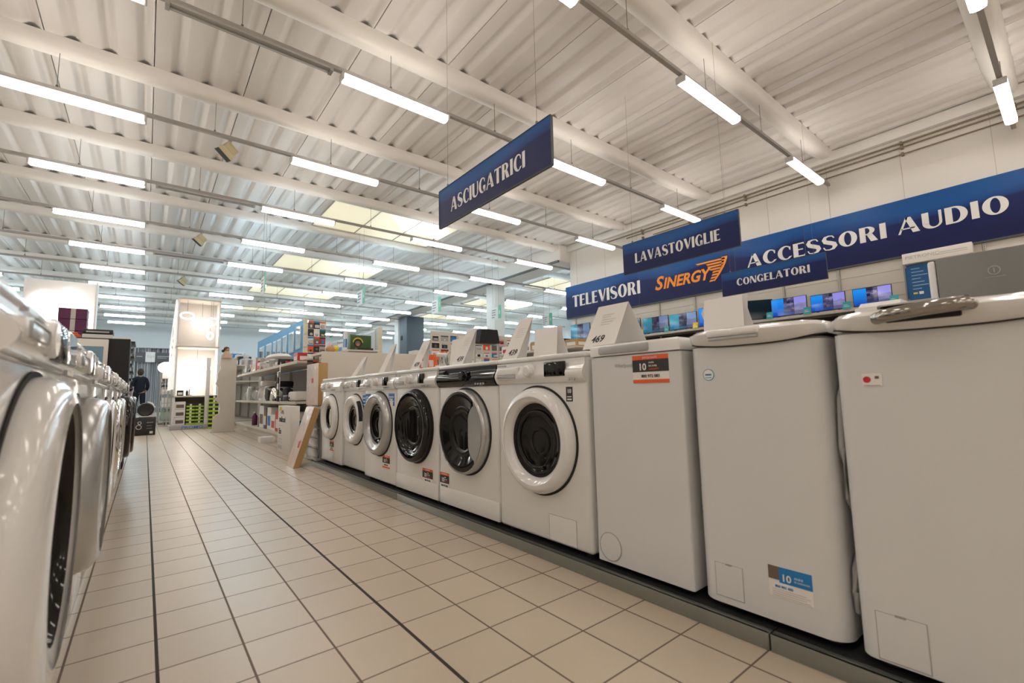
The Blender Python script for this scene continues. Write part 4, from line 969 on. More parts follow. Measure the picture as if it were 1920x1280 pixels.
# -- household shelving on the right of the aisle
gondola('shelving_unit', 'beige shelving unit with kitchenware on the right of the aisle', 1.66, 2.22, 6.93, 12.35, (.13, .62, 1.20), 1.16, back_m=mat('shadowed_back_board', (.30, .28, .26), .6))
row_items([('box', 'cream', .25, .22, .33), ('box', 'red', .22, .26, .30), ('box', 'grey', .22, .14, .34), ('box', 'red', .24, .40, .32), ('box', 'white', .24, .30, .26), ('box', 'cream', .22, .30, .38), ('gap', '', 0, .04, 0), ('box', 'brown', .22, .22, .36), ('box', 'white', .24, .40, .40), ('bottle', 'purple', .10, .12, .26), ('gap', '', 0, .5, 0), ('bottle', 'purple', .10, .12, .27), ('gap', '', 0, .6, 0)], 1.70, 7.35, .131, 'on the bottom kitchenware shelf', 'goods on the bottom shelf')
row_items([('toaster', 'cream', .26, .40, .15), ('toaster', 'black', .24, .34, .10), ('kettle', 'black', .18, .2, .22), ('iron', 'white', .24, .22, .16), ('mixer', 'black', .30, .34, .34), ('kettle', 'steel', .20, .24, .24), ('toaster', 'black', .22, .34, .26), ('kettle', 'white', .18, .22, .28), ('mixer', 'white', .26, .32, .38), ('kettle', 'silver', .18, .22, .26), ('jar', 'white', .18, .20, .20), ('rack', 'silver', .26, .46, .22), ('jar', 'green', .16, .2, .10), ('jar', 'white', .18, .2, .30), ('rack', 'steel', .24, .4, .30)], 1.72, 7.3, .621, 'on the middle kitchenware shelf', 'goods on the middle shelf')
row_items([('box', 'red', .22, .24, .13), ('pan', 'black', .28, .32, .05, 1.6), ('pan', 'red', .26, .30, .05, 1.4), ('pan', 'black', .30, .32, .06, 1.7), ('box', 'black', .24, .26, .12), ('pan', 'white', .24, .28, .05, 1.5), ('pot', 'grey', .24, .32, .14), ('rack', 'steel', .22, .30, .10), ('rack', 'silver', .22, .30, .12), ('box', 'cream', .2, .26, .16), ('bottle', 'red', .09, .14, .24), ('box', 'grey', .22, .34, .28), ('box', 'red', .18, .16, .16), ('iron', 'blue', .2, .22, .24), ('iron', 'black', .2, .22, .30), ('box', 'grey', .2, .26, .18), ('rack', 'steel', .2, .34, .20)], 1.70, 7.1, 1.201, 'on the top kitchenware shelf', 'goods on the top shelf')
for k, (dz, c_, y) in enumerate([(.0, 'red', 7.5), (.0, 'brown', 8.15), (.0, 'black', 8.78)]):
    item('box', c_, 2.12, y, 1.201, .14, .42, .13+.03*(k % 2), 'behind the pans, %s from the near end of the top shelf' % NUM[k], 0, 'boxes behind the pans')
m = MB(); m.lathe([(0, 0), (.36, 0), (.40, .03), (.30, .085), (0, .12)], (0, 0, 0), 'z', 28, sx=.55, sz=1.4); o = m.build('wok_lid', M_paper); o.location = (2.02, 9.9, 1.421); tag(o, 'broad low white dome cover on the top shelf of the kitchenware unit', 'cover')
m = MB(); m.box(-.10, .10, -.11, .11, 0, .085, .004); o = m.build('small_carton', M_white); o.location = (1.50, 8.0, 0); tag(o, 'low white carton lying on the floor against the kitchenware unit', 'box')
# clip strip
t = thing('clip_strip', 'hanging grey clip strip with small tools at the shelf edge', 'clip strip', (1.6535, 7.95, .62))
m = MB(); m.box(-.004, 0, -.02, .02, .0, .58); m.build('strip', M_silver, t)
for k in range(5):
    m = MB(); m.cyl((-.004, 0, .50-k*.11), (-.05, 0, .50-k*.11), .003, 6); m.box(-.035, -.012, -.035+.01*(k % 2), .035, .38-k*.095, .47-k*.095, .006, 1); m.build('hung_tool', [M_silver, M_blackp, M_silver, M_green, M_blackp][k], t)
# white dish-sink carton, and the shrink wrapped long cartons
t = thing('upright_carton', 'tall white carton lettered meliconi leaning by the kitchenware unit', 'box', (1.365, 6.60, 0), -PI/2)
m = MB(); m.box(0, .66, 0, .10, 0, .585, .003); m.build('body', M_paper, t)
m = MB(); m.text('meliconi', .098, .07, .385, -.001, .0006, 0, .003); m.build('brand_lettering', M_ink, t, 0)
m = MB(); m.box(.07, .21, -.0012, 0, .52, .568); m.build('yellow_label', M_yellow, t)
m = MB(); m.m = 0; m.sphere((.18, -.001, .497), .016, 12, (1, .1, 1)); m.sphere((.30, -.001, .497), .016, 12, (1, .1, 1)); m.m = 1; m.sphere((.24, -.001, .497), .016, 12, (1, .1, 1)); m.prism([(.19, .51), (.24, .535), (.235, .51)], -.0016, 0); m.m = 0; m.prism([(.245, .51), (.275, .535), (.29, .51)], -.0016, 0); m.build('round_emblem', [M_ink, M_red], t, 0)
m = MB(); m.text('KIT DI', .022, .07, .285, -.001, .0004, 0, .001); m.text('ACCESSORIO', .022, .07, .260, -.001, .0004, 0, .001); m.text('UNIVERSALE', .022, .07, .235, -.001, .0004, 0, .001); m.build('print', M_ink, t, 0)
m = MB()
for k, (z, w) in enumerate([(.335, .2), (.21, .2), (.175, .18), (.165, .19), (.15, .15), (.13, .19)]): m.box(.07, .07+w, -.0012, 0, z, z+.004)
m.build('text_line', M_paperg, t)
m = MB(); m.lathe([(.022, .0002), (.022, .0012), (.019, .0012), (.019, .0002)], (.10, 0, .07), seg=20); m.lathe([(.022, .0002), (.022, .0012), (.019, .0012), (.019, .0002)], (.20, 0, .07), seg=20); m.build('care_symbol', M_ink, t, 0)
t = thing('wrapped_carton', 'film-wrapped long carton leaning on the floor against the drawer cabinet', 'box', (1.165, 4.93, 0), 0)
Rl = Matrix.Rotation(math.radians(17.5), 4, 'Y')
m = MB(); m.box(0, .002, .0, .29, .0, .62, mtx=Rl); m.build('film_front', M_film, t)
m = MB(); m.box(.002, .062, .0, .29, .0, .62, .002, 1, mtx=Rl); m.build('body', M_cardb, t)
m = MB(); m.box(-.0012, 0, .04, .10, .20, .27, mtx=Rl); m.build('red_print', M_red, t)
t = thing('wrapped_carton', 'film-wrapped upright carton standing on top of the drawer cabinet', 'box', (1.42, 5.06, .604), 0)
m = MB(); m.box(0, .002, 0, .44, 0, .45); m.build('film_front', M_film, t)
m = MB(); m.box(.002, .10, 0, .44, 0, .45, .002, 1); m.build('body', M_cardb, t)
m = MB(); m.box(-.0012, 0, .18, .24, .24, .29); m.build('red_print', M_red, t)
# beige end panel behind the far washers
t = thing('partition_panel', 'plain beige shelving back standing behind the far right washers', 'shelving', (1.70, 5.92, 0))
m = MB(); m.box(0, 1.30, 0, .03, 0, 1.255, .004); m.build('back_panel', M_beige, t)
m = MB(); m.box(0, 1.30, .03, .45, 0, .12); m.box(0, 1.30, .03, .45, .58, .61); m.box(0, 1.30, .03, .45, 1.22, 1.25); m.build('shelf', M_beige, t)
# blister pack tower
t = thing('pack_stand', 'revolving wire stand of hanging packs at the near end of the kitchenware unit', 'stand', (1.80, 6.66, 0))
m = MB(); m.cyl((0, 0, 0), (0, 0, 1.74), .012, 10); m.cyl((0, 0, 0), (0, 0, .03), .16, 20)
for z in (1.2, 1.38, 1.56, 1.72): m.tube([(-.11, -.11, z), (.11, -.11, z), (.11, .11, z), (-.11, .11, z)], .004, 6, True)
m.build('frame', M_galv, t)
cs = ['brown', 'black', 'red', 'cream', 'brown', 'cream', 'orange', 'black', 'grey', 'cream', 'brown', 'red', 'black', 'white', 'green', 'brown', 'black', 'cream']
for k in range(18):
    r_, c_ = divmod(k, 3); z = 1.08+r_*.107
    item('pack', cs[k], 1.725+c_*.075, 6.535-.005*(k % 3), z, .078, .02, .102, 'on the wire stand, row %s from bottom, %s' % (['one', 'two', 'three', 'four', 'five', 'six'][r_], ['left', 'middle', 'right'][c_]), 0, 'packs on the wire stand')
t = thing('soft_toy', 'small yellow and tan soft toy above the beige panel', 'toy', (2.65, 7.3, 1.201-.0))
t.location = (1.86, 6.10, 1.2505); t.scale = (.6, .6, .6)
m = MB(); m.sphere((0, 0, .08), .085, 14, (1.2, 1, .95)); m.build('body', mat('tan_plush', (.55, .3, .15), .9), t)
m = MB(); m.sphere((.10, -.03, .10), .065, 14); m.build('head', M_yellow, t)
# second shelving block behind
gondola('shelving_unit', 'beige shelving behind the kitchenware unit with a green picture box on top', 2.95, 3.55, 8.6, 12.3, (.13, .62, 1.1, 1.55), 1.50)
t = thing('picture_box', 'dark green box with round yellow-rimmed emblem', 'box', (3.18, 8.72, 1.551), 0)
t.location = (3.12, 9.0, 1.551)
m = MB(); m.box(0, .42, 0, .16, 0, .33, .003); m.build('body', M_green, t)
m = MB()
for k in range(14):
    a = math.radians(15+k*150/13); m.box(.15+.098*math.cos(a)-.008, .15+.098*math.cos(a)+.008, -.0015, 0, .165+.105*math.sin(a)-.010, .165+.105*math.sin(a)+.010)
m.prism([(.09, .065), (.21, .065), (.20, .055), (.10, .055)], -.0015, 0); m.build('yellow_print', M_yellow, t)
m = MB(); m.m = 0; m.lathe([(.078, .001), (0, .001)], (.15, 0, .165), seg=24); m.m = 1; m.lathe([(.055, .002), (0, .002)], (.15, 0, .16), seg=20); m.m = 2; m.lathe([(.03, .003), (0, .003)], (.15, 0, .135), seg=16); m.build('round_emblem', [M_matblack, M_brownp, mat('salmon', (.5, .18, .12), .6)], t, 0)
m = MB(); m.box(.02, .30, -.0015, 0, .012, .026); m.build('caption_line', M_paper, t)
item('box', 'white', 3.02, 9.0, 1.551, .05, .10, .38, 'upright left of the green picture box')
item('tray', 'black', 3.30, 8.75, 1.551, .30, .18, .04, 'lying in front of the green picture box')
row_items([('box', c_, .3, .32, h) for c_, h in zip(['white', 'grey', 'red', 'cream', 'white', 'teal'], [.2, .26, .22, .3, .24, .28])], 3.1, 9.4, 1.551, 'on top of the second shelving block', 'goods on the second block')

# tall display walls carrying mirrors and posters
def display_wall(label, x, y0, y1, z1, pm, frames, fm, lab2):
    t = thing('display_wall', label, 'display wall', (x, y0, 0))
    m = MB(); m.box(0, .05, .07, y1-y0, 0, z1); m.build('panel', pm, t)
    m = MB(); m.box(-.02, .07, 0, .07, 0, z1+.01, .003); m.build('end_post', mat('pale_wood', (.62, .54, .38), .5), t)
    for k, (a, w, za, zb) in enumerate(frames):
        f = thing('wall_mirror' if fm is M_mirror else 'poster', '%s, %s from the near end' % (lab2, NUM[k]), 'mirror' if fm is M_mirror else 'poster', (x, y0+a, za), 0, lab2+'s')
        m = MB(); m.box(-.03, -.002, 0, w, 0, zb-za, .003); m.build('frame', mat('white_frame', (.72, .74, .76), .4), f)
        m = MB(); m.box(-.032, -.0305, .04, w-.04, .04, zb-za-.04); m.build('glass' if fm is M_mirror else 'print', fm, f)
display_wall('blue display wall hung with mirrors beyond the kitchenware', 3.2, 12.7, 19.2, 2.72, M_sky, [(.35, .45, 1.95, 2.58), (1.05, .55, 1.9, 2.50), (1.9, .45, 1.85, 2.48), (2.6, .5, 1.85, 2.45), (3.3, .4, 1.85, 2.45), (4.0, .8, 1.8, 2.45), (5.2, .8, 1.8, 2.45)], M_mirror, 'white framed mirror on the blue wall')
display_wall('cream display wall with pale posters beside the grey pillar', 5.05, 12.2, 17.5, 2.55, M_beige, [(.3, .8, 1.75, 2.5), (1.4, .9, 1.75, 2.5), (2.6, .9, 1.75, 2.5), (3.8, .9, 1.75, 2.5)], mat('faint_poster', (.7, .66, .64), .6, vary=.15, vscale=9), 'pale poster on the cream wall')

# peg wall of small goods seen over the washers
def peg_wall(label, x0, x1, y, z0, z1, nx, nz, seed, group, where):
    rr = random.Random(seed); t = thing('peg_wall', label, 'display wall', (x0, y, 0))
    m = MB(); m.box(0, x1-x0, 0, .03, 0, z1+.05); m.build('panel', M_beige, t)
    for j in range(nz):
        for i in range(nx):
            w = (x1-x0)/nx; h = (z1-z0)/nz
            item('pack', rr.choice(['white', 'white', 'cream', 'grey', 'blue', 'orange', 'brown', 'red', 'black', 'cream', 'white']), x0+w*(i+.5), y-.004, z0+j*h, w*rr.uniform(.55, .85), .02, h*rr.uniform(.6, .88), '%s, row %s, %s from the left' % (where, ['one', 'two', 'three', 'four', 'five'][j], NUM[i]), 0, group)
peg_wall('peg wall hung with small packs behind the black-panelled washer', 6.1, 9.0, 11.2, 1.3, 2.35, 10, 5, 3, 'packs on the near peg wall', 'on the near peg wall')
peg_wall('farther peg wall hung with packs to the right of the grey pillar', 10.0, 14.0, 17.5, 1.5, 3.0, 9, 4, 5, 'packs on the far peg wall', 'on the far peg wall')
peg_wall('low peg wall hung with packs left of the grey pillar', 6.3, 9.2, 18.5, 1.1, 2.35, 8, 3, 9, 'packs on the low peg wall', 'on the low peg wall')
# mid-distance shelving with goods, seen between the price cards
gondola('shelving_unit', 'white shelving of small appliances seen between the price cards', 3.9, 4.5, 6.2, 9.2, (.13, .6, 1.14), 1.10)
t = thing('range_hood', 'black tapered hood on a pole above the small appliances', 'hood', (4.75, 6.55, 0))
t.location = (4.50, 6.36, 1.1405)
m = MB(); m.prism([(-.21, 0), (.21, 0), (.165, .23), (-.165, .23)], -.15, .15, 'xz', Matrix.Translation((0, 0, .38))); m.build('hood', M_matblack, t)
m = MB(); m.cyl((.30, 0, 0), (.30, 0, .52), .012, 8); m.box(-.2, .3, -.01, .01, .36, .38); m.cyl((-.2, 0, 0), (-.2, 0, .36), .01, 8); m.build('pole', M_galv, t)
t = thing('food_processor', 'grey round-sided appliance with silver rings under the black hood', 'food processor', (4.17, 6.70, 1.1405))
m = MB(); m.box(-.10, .10, -.06, .10, 0, .26, .03, 3); m.build('body', M_plasticg, t)
m = MB(); m.lathe([(.15, 0), (.16, .02), (.15, .04), (.12, .04), (.115, .0)], (-.10, .02, .12), 'y', 28); m.lathe([(.12, 0), (.13, .02), (.12, .04), (.10, .04)], (.12, .02, .11), 'y', 28); m.build('ring', M_silver, t)
item('box', 'cream', 4.00, 6.4, 1.1405, .15, .2, .2, 'left of the ringed appliance')
item('mixer', 'cream', 4.05, 7.05, 1.1405, .2, .2, .26, 'on the shelving seen between the price cards')
item('bottle', 'orange', 4.15, 7.4, 1.1405, .12, .12, .3, 'on the shelving seen between the price cards')
item('box', 'orange', 4.2, 7.8, 1.1405, .2, .3, .28, 'behind the orange bottle')
item('box', 'white', 4.2, 8.3, 1.1405, .2, .3, .4, 'near the far end of the shelving between the cards')
item('box', 'brown', 4.2, 8.8, 1.1405, .2, .3, .35, 'at the far end of the shelving between the cards')
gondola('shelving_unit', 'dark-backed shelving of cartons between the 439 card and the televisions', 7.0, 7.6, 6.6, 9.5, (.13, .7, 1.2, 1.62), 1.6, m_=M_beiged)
row_items([('box', c_, .3, .36, h) for c_, h in zip(['cardboard', 'black', 'grey', 'cardboard', 'cream', 'brown', 'white'], [.16, .2, .14, .22, .2, .25, .2])], 7.1, 6.65, 1.621, 'on top of the dark-backed shelving', 'cartons on the dark-backed shelving')
for k, (x, y0) in enumerate([(7.9, 12.6), (5.9, 20), (12.5, 20), (15.5, 16)]):
    gondola('shelving_unit', 'distant beige shelving of packed goods, %s' % ['behind the near peg wall', 'left of the farther column', 'beyond the girder', 'farthest beyond the girder'][k], x, x+.7, y0, y0+4.5, (.13, .7, 1.25, 1.8), 1.8, group='distant shelving')
    rr = random.Random(k+20)
    row_items([('box', rr.choice(['white', 'cream', 'red', 'blue', 'brown', 'orange', 'grey', 'teal']), .4, .36, rr.uniform(.2, .42)) for _ in range(11)], x+.05, y0+.1, 1.801, ['behind near peg wall', 'left of farther column', 'beyond the girder', 'far beyond the girder'][k], 'goods on distant shelving')

# ================================================================== LEFT AND CENTRE BACKGROUND
# lit lamp display wall far left
M_glow = mat('lit_lamp_glass', (1, .97, .92), .4, emit=5, ecol=(1.0, .93, .85))
M_glow3 = mat('lit_wall_lamp_glass', (1, .97, .92), .4, emit=26, ecol=(1.0, .93, .85))
M_glow2 = mat('lit_globe', (1, .97, .92), .4, emit=6, ecol=(1.0, .96, .92))
t = thing('lamp_display_wall', 'bright white display wall of lit lamps at far left', 'display wall', (-2.15, 14.0, 0))
m = MB(); m.box(0, 1.16, 0, .08, 0, 3.35, .004); m.box(1.16, 1.19, -.25, .08, 0, 3.35); m.build('panel', M_white, t)
for k, (u, z) in enumerate([(.30, 2.85), (.75, 2.95), (.45, 2.35), (.95, 2.5), (.85, 1.95)]):
    o = thing('wall_lamp', 'lit round wall lamp on the far left display wall, '+['upper left', 'upper middle', 'middle left', 'middle right', 'lower right'][k], 'lamp', (-2.15+u, 14.0, z), 0, 'lit wall lamps')
    m = MB(); m.cyl((0, -.002, 0), (0, -.06, 0), .05, 14); m.build('base', M_chrome, o)
    m = MB(); m.lathe([(.11, .06), (.12, .075), (.11, .10), (0, .11)], (0, 0, 0), 'y', 24); m.build('shade', M_glow3, o)
gondola('shelving_unit', 'beige shelving behind the left washer row', -1.40, -.60, 7.5, 9.6, (.13, .7, 1.42), 1.4)
for k, (y, z, c_, h) in enumerate([(7.8, 1.4205, 'purple', .14), (7.8, 1.564, 'purple', .14), (7.8, 1.708, 'purple', .13)]):
    t = thing('carton', 'dark purple carton in the stack left of the black cabinet, %s' % ['lowest', 'middle', 'topmost'][k], 'box', (-.80, y, z), 0, 'purple cartons')
    t.location.x = -.745
    m = MB(); m.box(-.13, .13, -.1, .1, 0, h, .002, 1); m.build('body', M_purple, t)
    m = MB(); m.box(-.02, .025, -.1012, -.10, 0, h); m.build('tape', M_galv, t)
item('box', 'cream', -.955, 7.8, 1.4205, .13, .2, .27, 'left of the purple stack')
# black cabinet with a framed screen and a printer on top
t = thing('display_cabinet', 'tall black cabinet at the end of the left washer row', 'cabinet', (-.72, 6.25, 0))
m = MB(); m.box(0, .57, 0, .5, 0, 1.34, .004); m.build('body', M_matblack, t)
m = MB(); m.box(-.02, .40, -.05, -.001, 1.00, 1.325, .006); m.build('screen_frame', M_paper, t)
m = MB(); m.box(.04, .365, -.052, -.05, 1.07, 1.25); m.build('screen', mat('grey_blue_screen', (.12, .20, .25), .2, emit=.12, ecol=(.3, .5, .6)), t)
t = thing('printer', 'black and white printer on top of the black cabinet', 'printer', (-.42, 6.5, 1.341))
m = MB(); m.box(-.12, .12, -.10, .10, 0, .055, .008); m.build('body', M_white, t); m = MB(); m.box(-.12, .12, -.105, .10, .056, .105, .006); m.build('lid', M_blackp, t); m = MB(); m.box(-.09, .09, -.108, -.105, .07, .085); m.build('print_line', M_paperg, t)
t = thing('orange_box', 'small orange box beside the printer', 'box', (-.63, 6.5, 1.341)); m = MB(); m.box(-.07, .07, -.05, .05, 0, .05, .004); m.box(-.03, .05, -.04, .04, .05, .07, .004); m.build('body', M_orange, t)
t = thing('tray_rack', 'black rack of stacked trays beside the black cabinet', 'rack', (-.62, 6.80, 0))
m = MB(); m.box(0, .44, .55, .57, 0, 1.42); m.box(0, .02, 0, .55, 0, 1.42); m.build('frame', M_blackp, t)
for k in range(7):
    m = MB(); m.box(.02, .50-.015*(k % 2), 0, .55, .84+k*.085, .862+k*.085, .003); m.build('shelf_tray', M_blackp, t)
    m = MB(); m.box(.05, .46, .02, .45, .863+k*.085, .905+k*.085, .004); m.build('tray_load', [M_paper, M_plasticg, M_white][k % 3], t)
item('toaster', 'white', -.34, 7.62, .0, .30, .3, .72, 'standing upright past the black tray rack')
# black carton with a fan in front of the person
t = thing('appliance_carton', 'black printed carton on the floor at the end of the left row', 'box', (-.14, 11.5, 0))
m = MB(); m.box(0, .33, 0, .42, 0, .345, .003); m.build('body', M_blackp, t)
m = MB(); m.m = 0; m.lathe([(.045, .001), (.045, .002), (.036, .002), (.036, .001)], (.07, 0, .16), seg=20); m.lathe([(.03, .001), (.03, .002), (.022, .002), (.022, .001)], (.08, 0, .24), seg=20); m.box(.24, .29, -.0015, 0, .03, .075); m.m = 1; m.box(.19, .29, -.0015, 0, .24, .25); m.box(.19, .27, -.0015, 0, .18, .185); m.box(.19, .28, -.0015, 0, .13, .135)
m.build('print', [M_paper, M_paperg], t)
t = thing('round_heater', 'round dark and white heater on top of the black carton', 'heater', (.02, 11.7, .346))
m = MB(); m.lathe([(.13, -.06), (.135, 0), (.13, .06), (.11, .075), (.09, .07), (0, .05)], (0, 0, .145), 'y', 28); m.lathe([(.13, .06), (0, .06)], (0, .12, .145), 'y', 28); m.build('grille', M_blackp, t)
m = MB(); m.tube([(.02, 0, .285), (.09, 0, .26), (.135, 0, .18), (.13, 0, .08), (.09, 0, .03)], .024, 10); m.box(-.10, .13, -.08, .08, 0, .02, .006); m.build('shell', M_white, t)
# a person walking away at the far end of the aisle
def person(loc, rotz):
    t = thing('person', 'person in a dark navy jacket and trousers walking away down the aisle', 'person', loc, rotz)
    def skin(name, joints, edges, m, root=0, sub=2):
        me = bpy.data.meshes.new(name); me.from_pydata([j[:3] for j in joints], edges, []); o = bpy.data.objects.new(name, me); C.objects.link(o); o.parent = t
        sk = o.modifiers.new('skin', 'SKIN'); me.skin_vertices[0].data[root].use_root = True
        for i, j in enumerate(joints): me.skin_vertices[0].data[i].radius = (j[3], j[4] if len(j) > 4 else j[3])
        s = o.modifiers.new('sub', 'SUBSURF'); s.levels = s.render_levels = sub; me.materials.append(m)
        for p_ in me.polygons: p_.use_smooth = True
        return o
    # faces -y (away from the camera is +y, so rotz turns it)
    J = [(0, 0, .93, .10, .08), (0, .0, 1.08, .10, .08), (0, -.01, 1.25, .12, .08), (0, 0, 1.41, .08, .06), (0, -.01, 1.48, .045), (0, -.02, 1.56, .045),
         (.17, 0, 1.40, .06), (.22, .02, 1.14, .045), (.24, -.06, .90, .032), (-.17, 0, 1.40, .06), (-.22, .03, 1.14, .045), (-.21, -.08, .92, .032),
         (.09, -.02, .88, .085), (.10, -.10, .50, .058), (.10, -.02, .12, .042), (-.09, .02, .88, .085), (-.10, .05, .50, .058), (-.10, .20, .13, .042)]
    E = [(0, 1), (1, 2), (2, 3), (3, 4), (4, 5), (3, 6), (6, 7), (7, 8), (3, 9), (9, 10), (10, 11), (0, 12), (12, 13), (13, 14), (0, 15), (15, 16), (16, 17)]
    skin('body', J, E, M_skin)
    skin('jacket', [(0, 0, .86, .17, .13), (0, 0, 1.05, .16, .125), (0, -.01, 1.25, .18, .13), (0, 0, 1.42, .12, .095), (0, .0, 1.52, .075), (.185, 0, 1.39, .075), (.235, .02, 1.14, .06), (.25, -.055, .95, .05), (-.185, 0, 1.39, .075), (-.235, .03, 1.14, .06), (-.22, -.07, .97, .05)], [(0, 1), (1, 2), (2, 3), (3, 4), (3, 5), (5, 6), (6, 7), (3, 8), (8, 9), (9, 10)], M_navy)
    skin('trousers', [(0, 0, 1.0, .14, .11), (.09, -.02, .86, .105), (.10, -.10, .50, .08), (.10, -.02, .12, .06), (-.09, .02, .86, .105), (-.10, .05, .50, .08), (-.10, .20, .14, .06)], [(0, 1), (1, 2), (2, 3), (0, 4), (4, 5), (5, 6)], M_navy)
    m = MB(); m.sphere((0, -.03, 1.64), .10, 20, (.80, .95, 1.22)); m.prism([(-.012, 1.60), (.012, 1.60), (0, 1.66)], -.15, -.12, 'xz')
    for s in (-1, 1): m.sphere((s*.083, -.02, 1.63), .025, 10, (.4, .8, 1.2))
    m.build('head', M_skin, t, 80)
    m = MB(); m.sphere((0, .018, 1.650), .108, 20, (.88, .92, 1.22)); m.build('hair', M_hair, t, 80)
    for s, hx, hy, hz in ((1, .245, -.08, .86), (-1, -.215, -.10, .88)):
        js = [(hx, hy, hz, .022, .030), (hx, hy-.01, hz-.06, .018, .032)]; es = [(0, 1)]
        for f in range(4):
            i = len(js); js += [(hx, hy-.035+f*.02, hz-.10, .009), (hx-s*.008, hy-.037+f*.02, hz-.15+.008*abs(f-1.5), .008)]; es += [(1, i), (i, i+1)]
        i = len(js); js += [(hx-s*.02, hy-.045, hz-.06, .010), (hx-s*.03, hy-.055, hz-.095, .009)]; es += [(0, i), (i, i+1)]
        skin('hand', js, es, M_skin, 0, 1)
    for s, y in ((1, -.04), (-1, .22)):
        m = MB(); m.box(s*.10-.045, s*.10+.045, y-.20, y+.06, 0, .075, .025, 3); m.build('shoe', M_blackp, t)
person((-.17, 21.0, 0), PI+.35)
# striped curtain display and its sign
def stripes():
    m = bpy.data.materials.new('striped_curtain'); m.use_nodes = True; nt = m.node_tree; p = nt.nodes['Principled BSDF']; p.inputs['Roughness'].default_value = .8
    tc = nt.nodes.new('ShaderNodeTexCoord'); mp = nt.nodes.new('ShaderNodeMapping'); mp.inputs['Scale'].default_value = (14, 0, .05)
    n = nt.nodes.new('ShaderNodeTexNoise'); n.inputs['Scale'].default_value = 2.2; n.inputs['Detail'].default_value = 5; r = nt.nodes.new('ShaderNodeValToRGB')
    lin(nt, tc.outputs['Object'], mp.inputs[0]); lin(nt, mp.outputs[0], n.inputs['Vector']); lin(nt, n.outputs['Fac'], r.inputs[0])
    e = r.color_ramp.elements; e[0].position = .38; e[0].color = (.07, .08, .10, 1); e[1].position = .62; e[1].color = (.72, .74, .76, 1); q = e.new(.5); q.color = (.28, .30, .33, 1)
    lin(nt, r.outputs[0], p.inputs['Base Color']); return m
t = thing('curtain_display', 'grey and white striped curtain display across the far end of the aisle', 'curtains', (-1.2, 27.0, 0))
m = MB(); b_ = bmesh.new(); N_ = 90; lo = []; hi = []
for k in range(N_+1):
    x = 3.4*k/N_; y = .03*math.sin(k*1.9)+.012*math.sin(k*3.7); lo.append(b_.verts.new((x, y, .05))); hi.append(b_.verts.new((x, y, 3.02)))
for k in range(N_): b_.faces.new((lo[k], lo[k+1], hi[k+1], hi[k]))
m._take(b_); m.build('curtain', stripes(), t, 80)
m = MB(); m.cyl((0, .06, 3.03), (3.4, .06, 3.03), .02, 8); m.cyl((0, .06, 0), (0, .06, 3.03), .02, 8); m.cyl((3.4, .06, 0), (3.4, .06, 3.03), .02, 8); m.build('rail', M_galv, t)
t = thing('banner', 'dark grey banner with a white middle square in front of the curtains', 'banner', (-.45, 26.85, 2.36))
m = MB(); m.m = 0; m.box(0, .37, 0, .02, 0, .45); m.box(.72, 1.38, 0, .02, 0, .45); m.m = 1; m.box(.371, .719, 0, .02, 0, .47); m.build('board', [mat('banner_grey', (.10, .10, .11), .6), M_white], t)
m = MB(); m.text('TDT', .15, .42, .20, -.002); m.build('lettering', M_paperg, t, 0)
m = MB(); m.box(.05, .26, -.003, 0, .24, .27); m.box(.80, 1.28, -.003, 0, .26, .29); m.box(.80, 1.15, -.003, 0, .19, .21); m.build('text_line', M_paperg, t)
m = MB(); m.cyl((.1, .03, .45), (.1, .03, .66), .006, 6); m.cyl((1.25, .03, .45), (1.25, .03, .66), .006, 6); m.box(.08, 1.27, .02, .21, .655, .675); m.build('hanger', M_galv, t)
# textile racks along the far aisle
for k, (x, y) in enumerate([(.30, 15.6), (.45, 18.0), (.75, 20.6)]):
    t = thing('wire_rack', 'grey wire rack with folded textiles beside the far aisle, %s' % ['nearest', 'middle', 'farthest'][k], 'rack', (x, y, 0), 0, 'textile racks')
    m = MB()
    for a in (0, .55):
        for b_ in (0, 1.4): m.cyl((a, b_, 0), (a, b_, 1.55), .012, 8)
    for z in (.1, .45, .8, 1.15, 1.5): m.box(-.01, .56, -.01, 1.41, z-.008, z)
    m.build('frame', M_galv, t)
    rr = random.Random(k)
    for z in (.1, .45, .8, 1.15):
        for j in range(3):
            hh = rr.uniform(.12, .28); o = thing('folded_textile', 'folded %s textile on the %s wire rack, shelf %s, %s' % ('pale', ['nearest', 'middle', 'farthest'][k], {.1: 'one', .45: 'two', .8: 'three', 1.15: 'four'}[z], ['near', 'middle', 'far'][j]), 'textile', (x+.27, y+.25+j*.45, z), 0, 'folded textiles')
            m = MB(); m.box(-.22, .22, -.18, .18, 0, hh, .03, 3); m.build('cloth', [M_paper, M_plasticg, M_white, mat('pale_green_cloth', (.35, .48, .38), .9), M_brownp, M_paperg][rr.randrange(6)], o)
            m = MB(); m.box(-.222, .222, -.182, -.17, hh*.42, hh*.48); m.build('fold_line', M_galv, o)
# round lantern lamp
t = thing('globe_lamp', 'lit round white globe lamp on a stand left of the lamp tower', 'lamp', (.385, 14.6, 0))
m = MB(); m.cyl((0, 0, 0), (0, 0, .02), .11, 20); m.cyl((0, 0, .02), (0, 0, 1.38), .009, 8); m.build('stand', M_galv, t)
m = MB(); m.sphere((0, 0, 1.48), .175, 24, (1, 1, .80)); m.build('globe', M_glow2, t)
m = MB(); m.box(-.07, .07, -.05, .05, 1.20, 1.33); m.build('price_tag', M_paper, t)

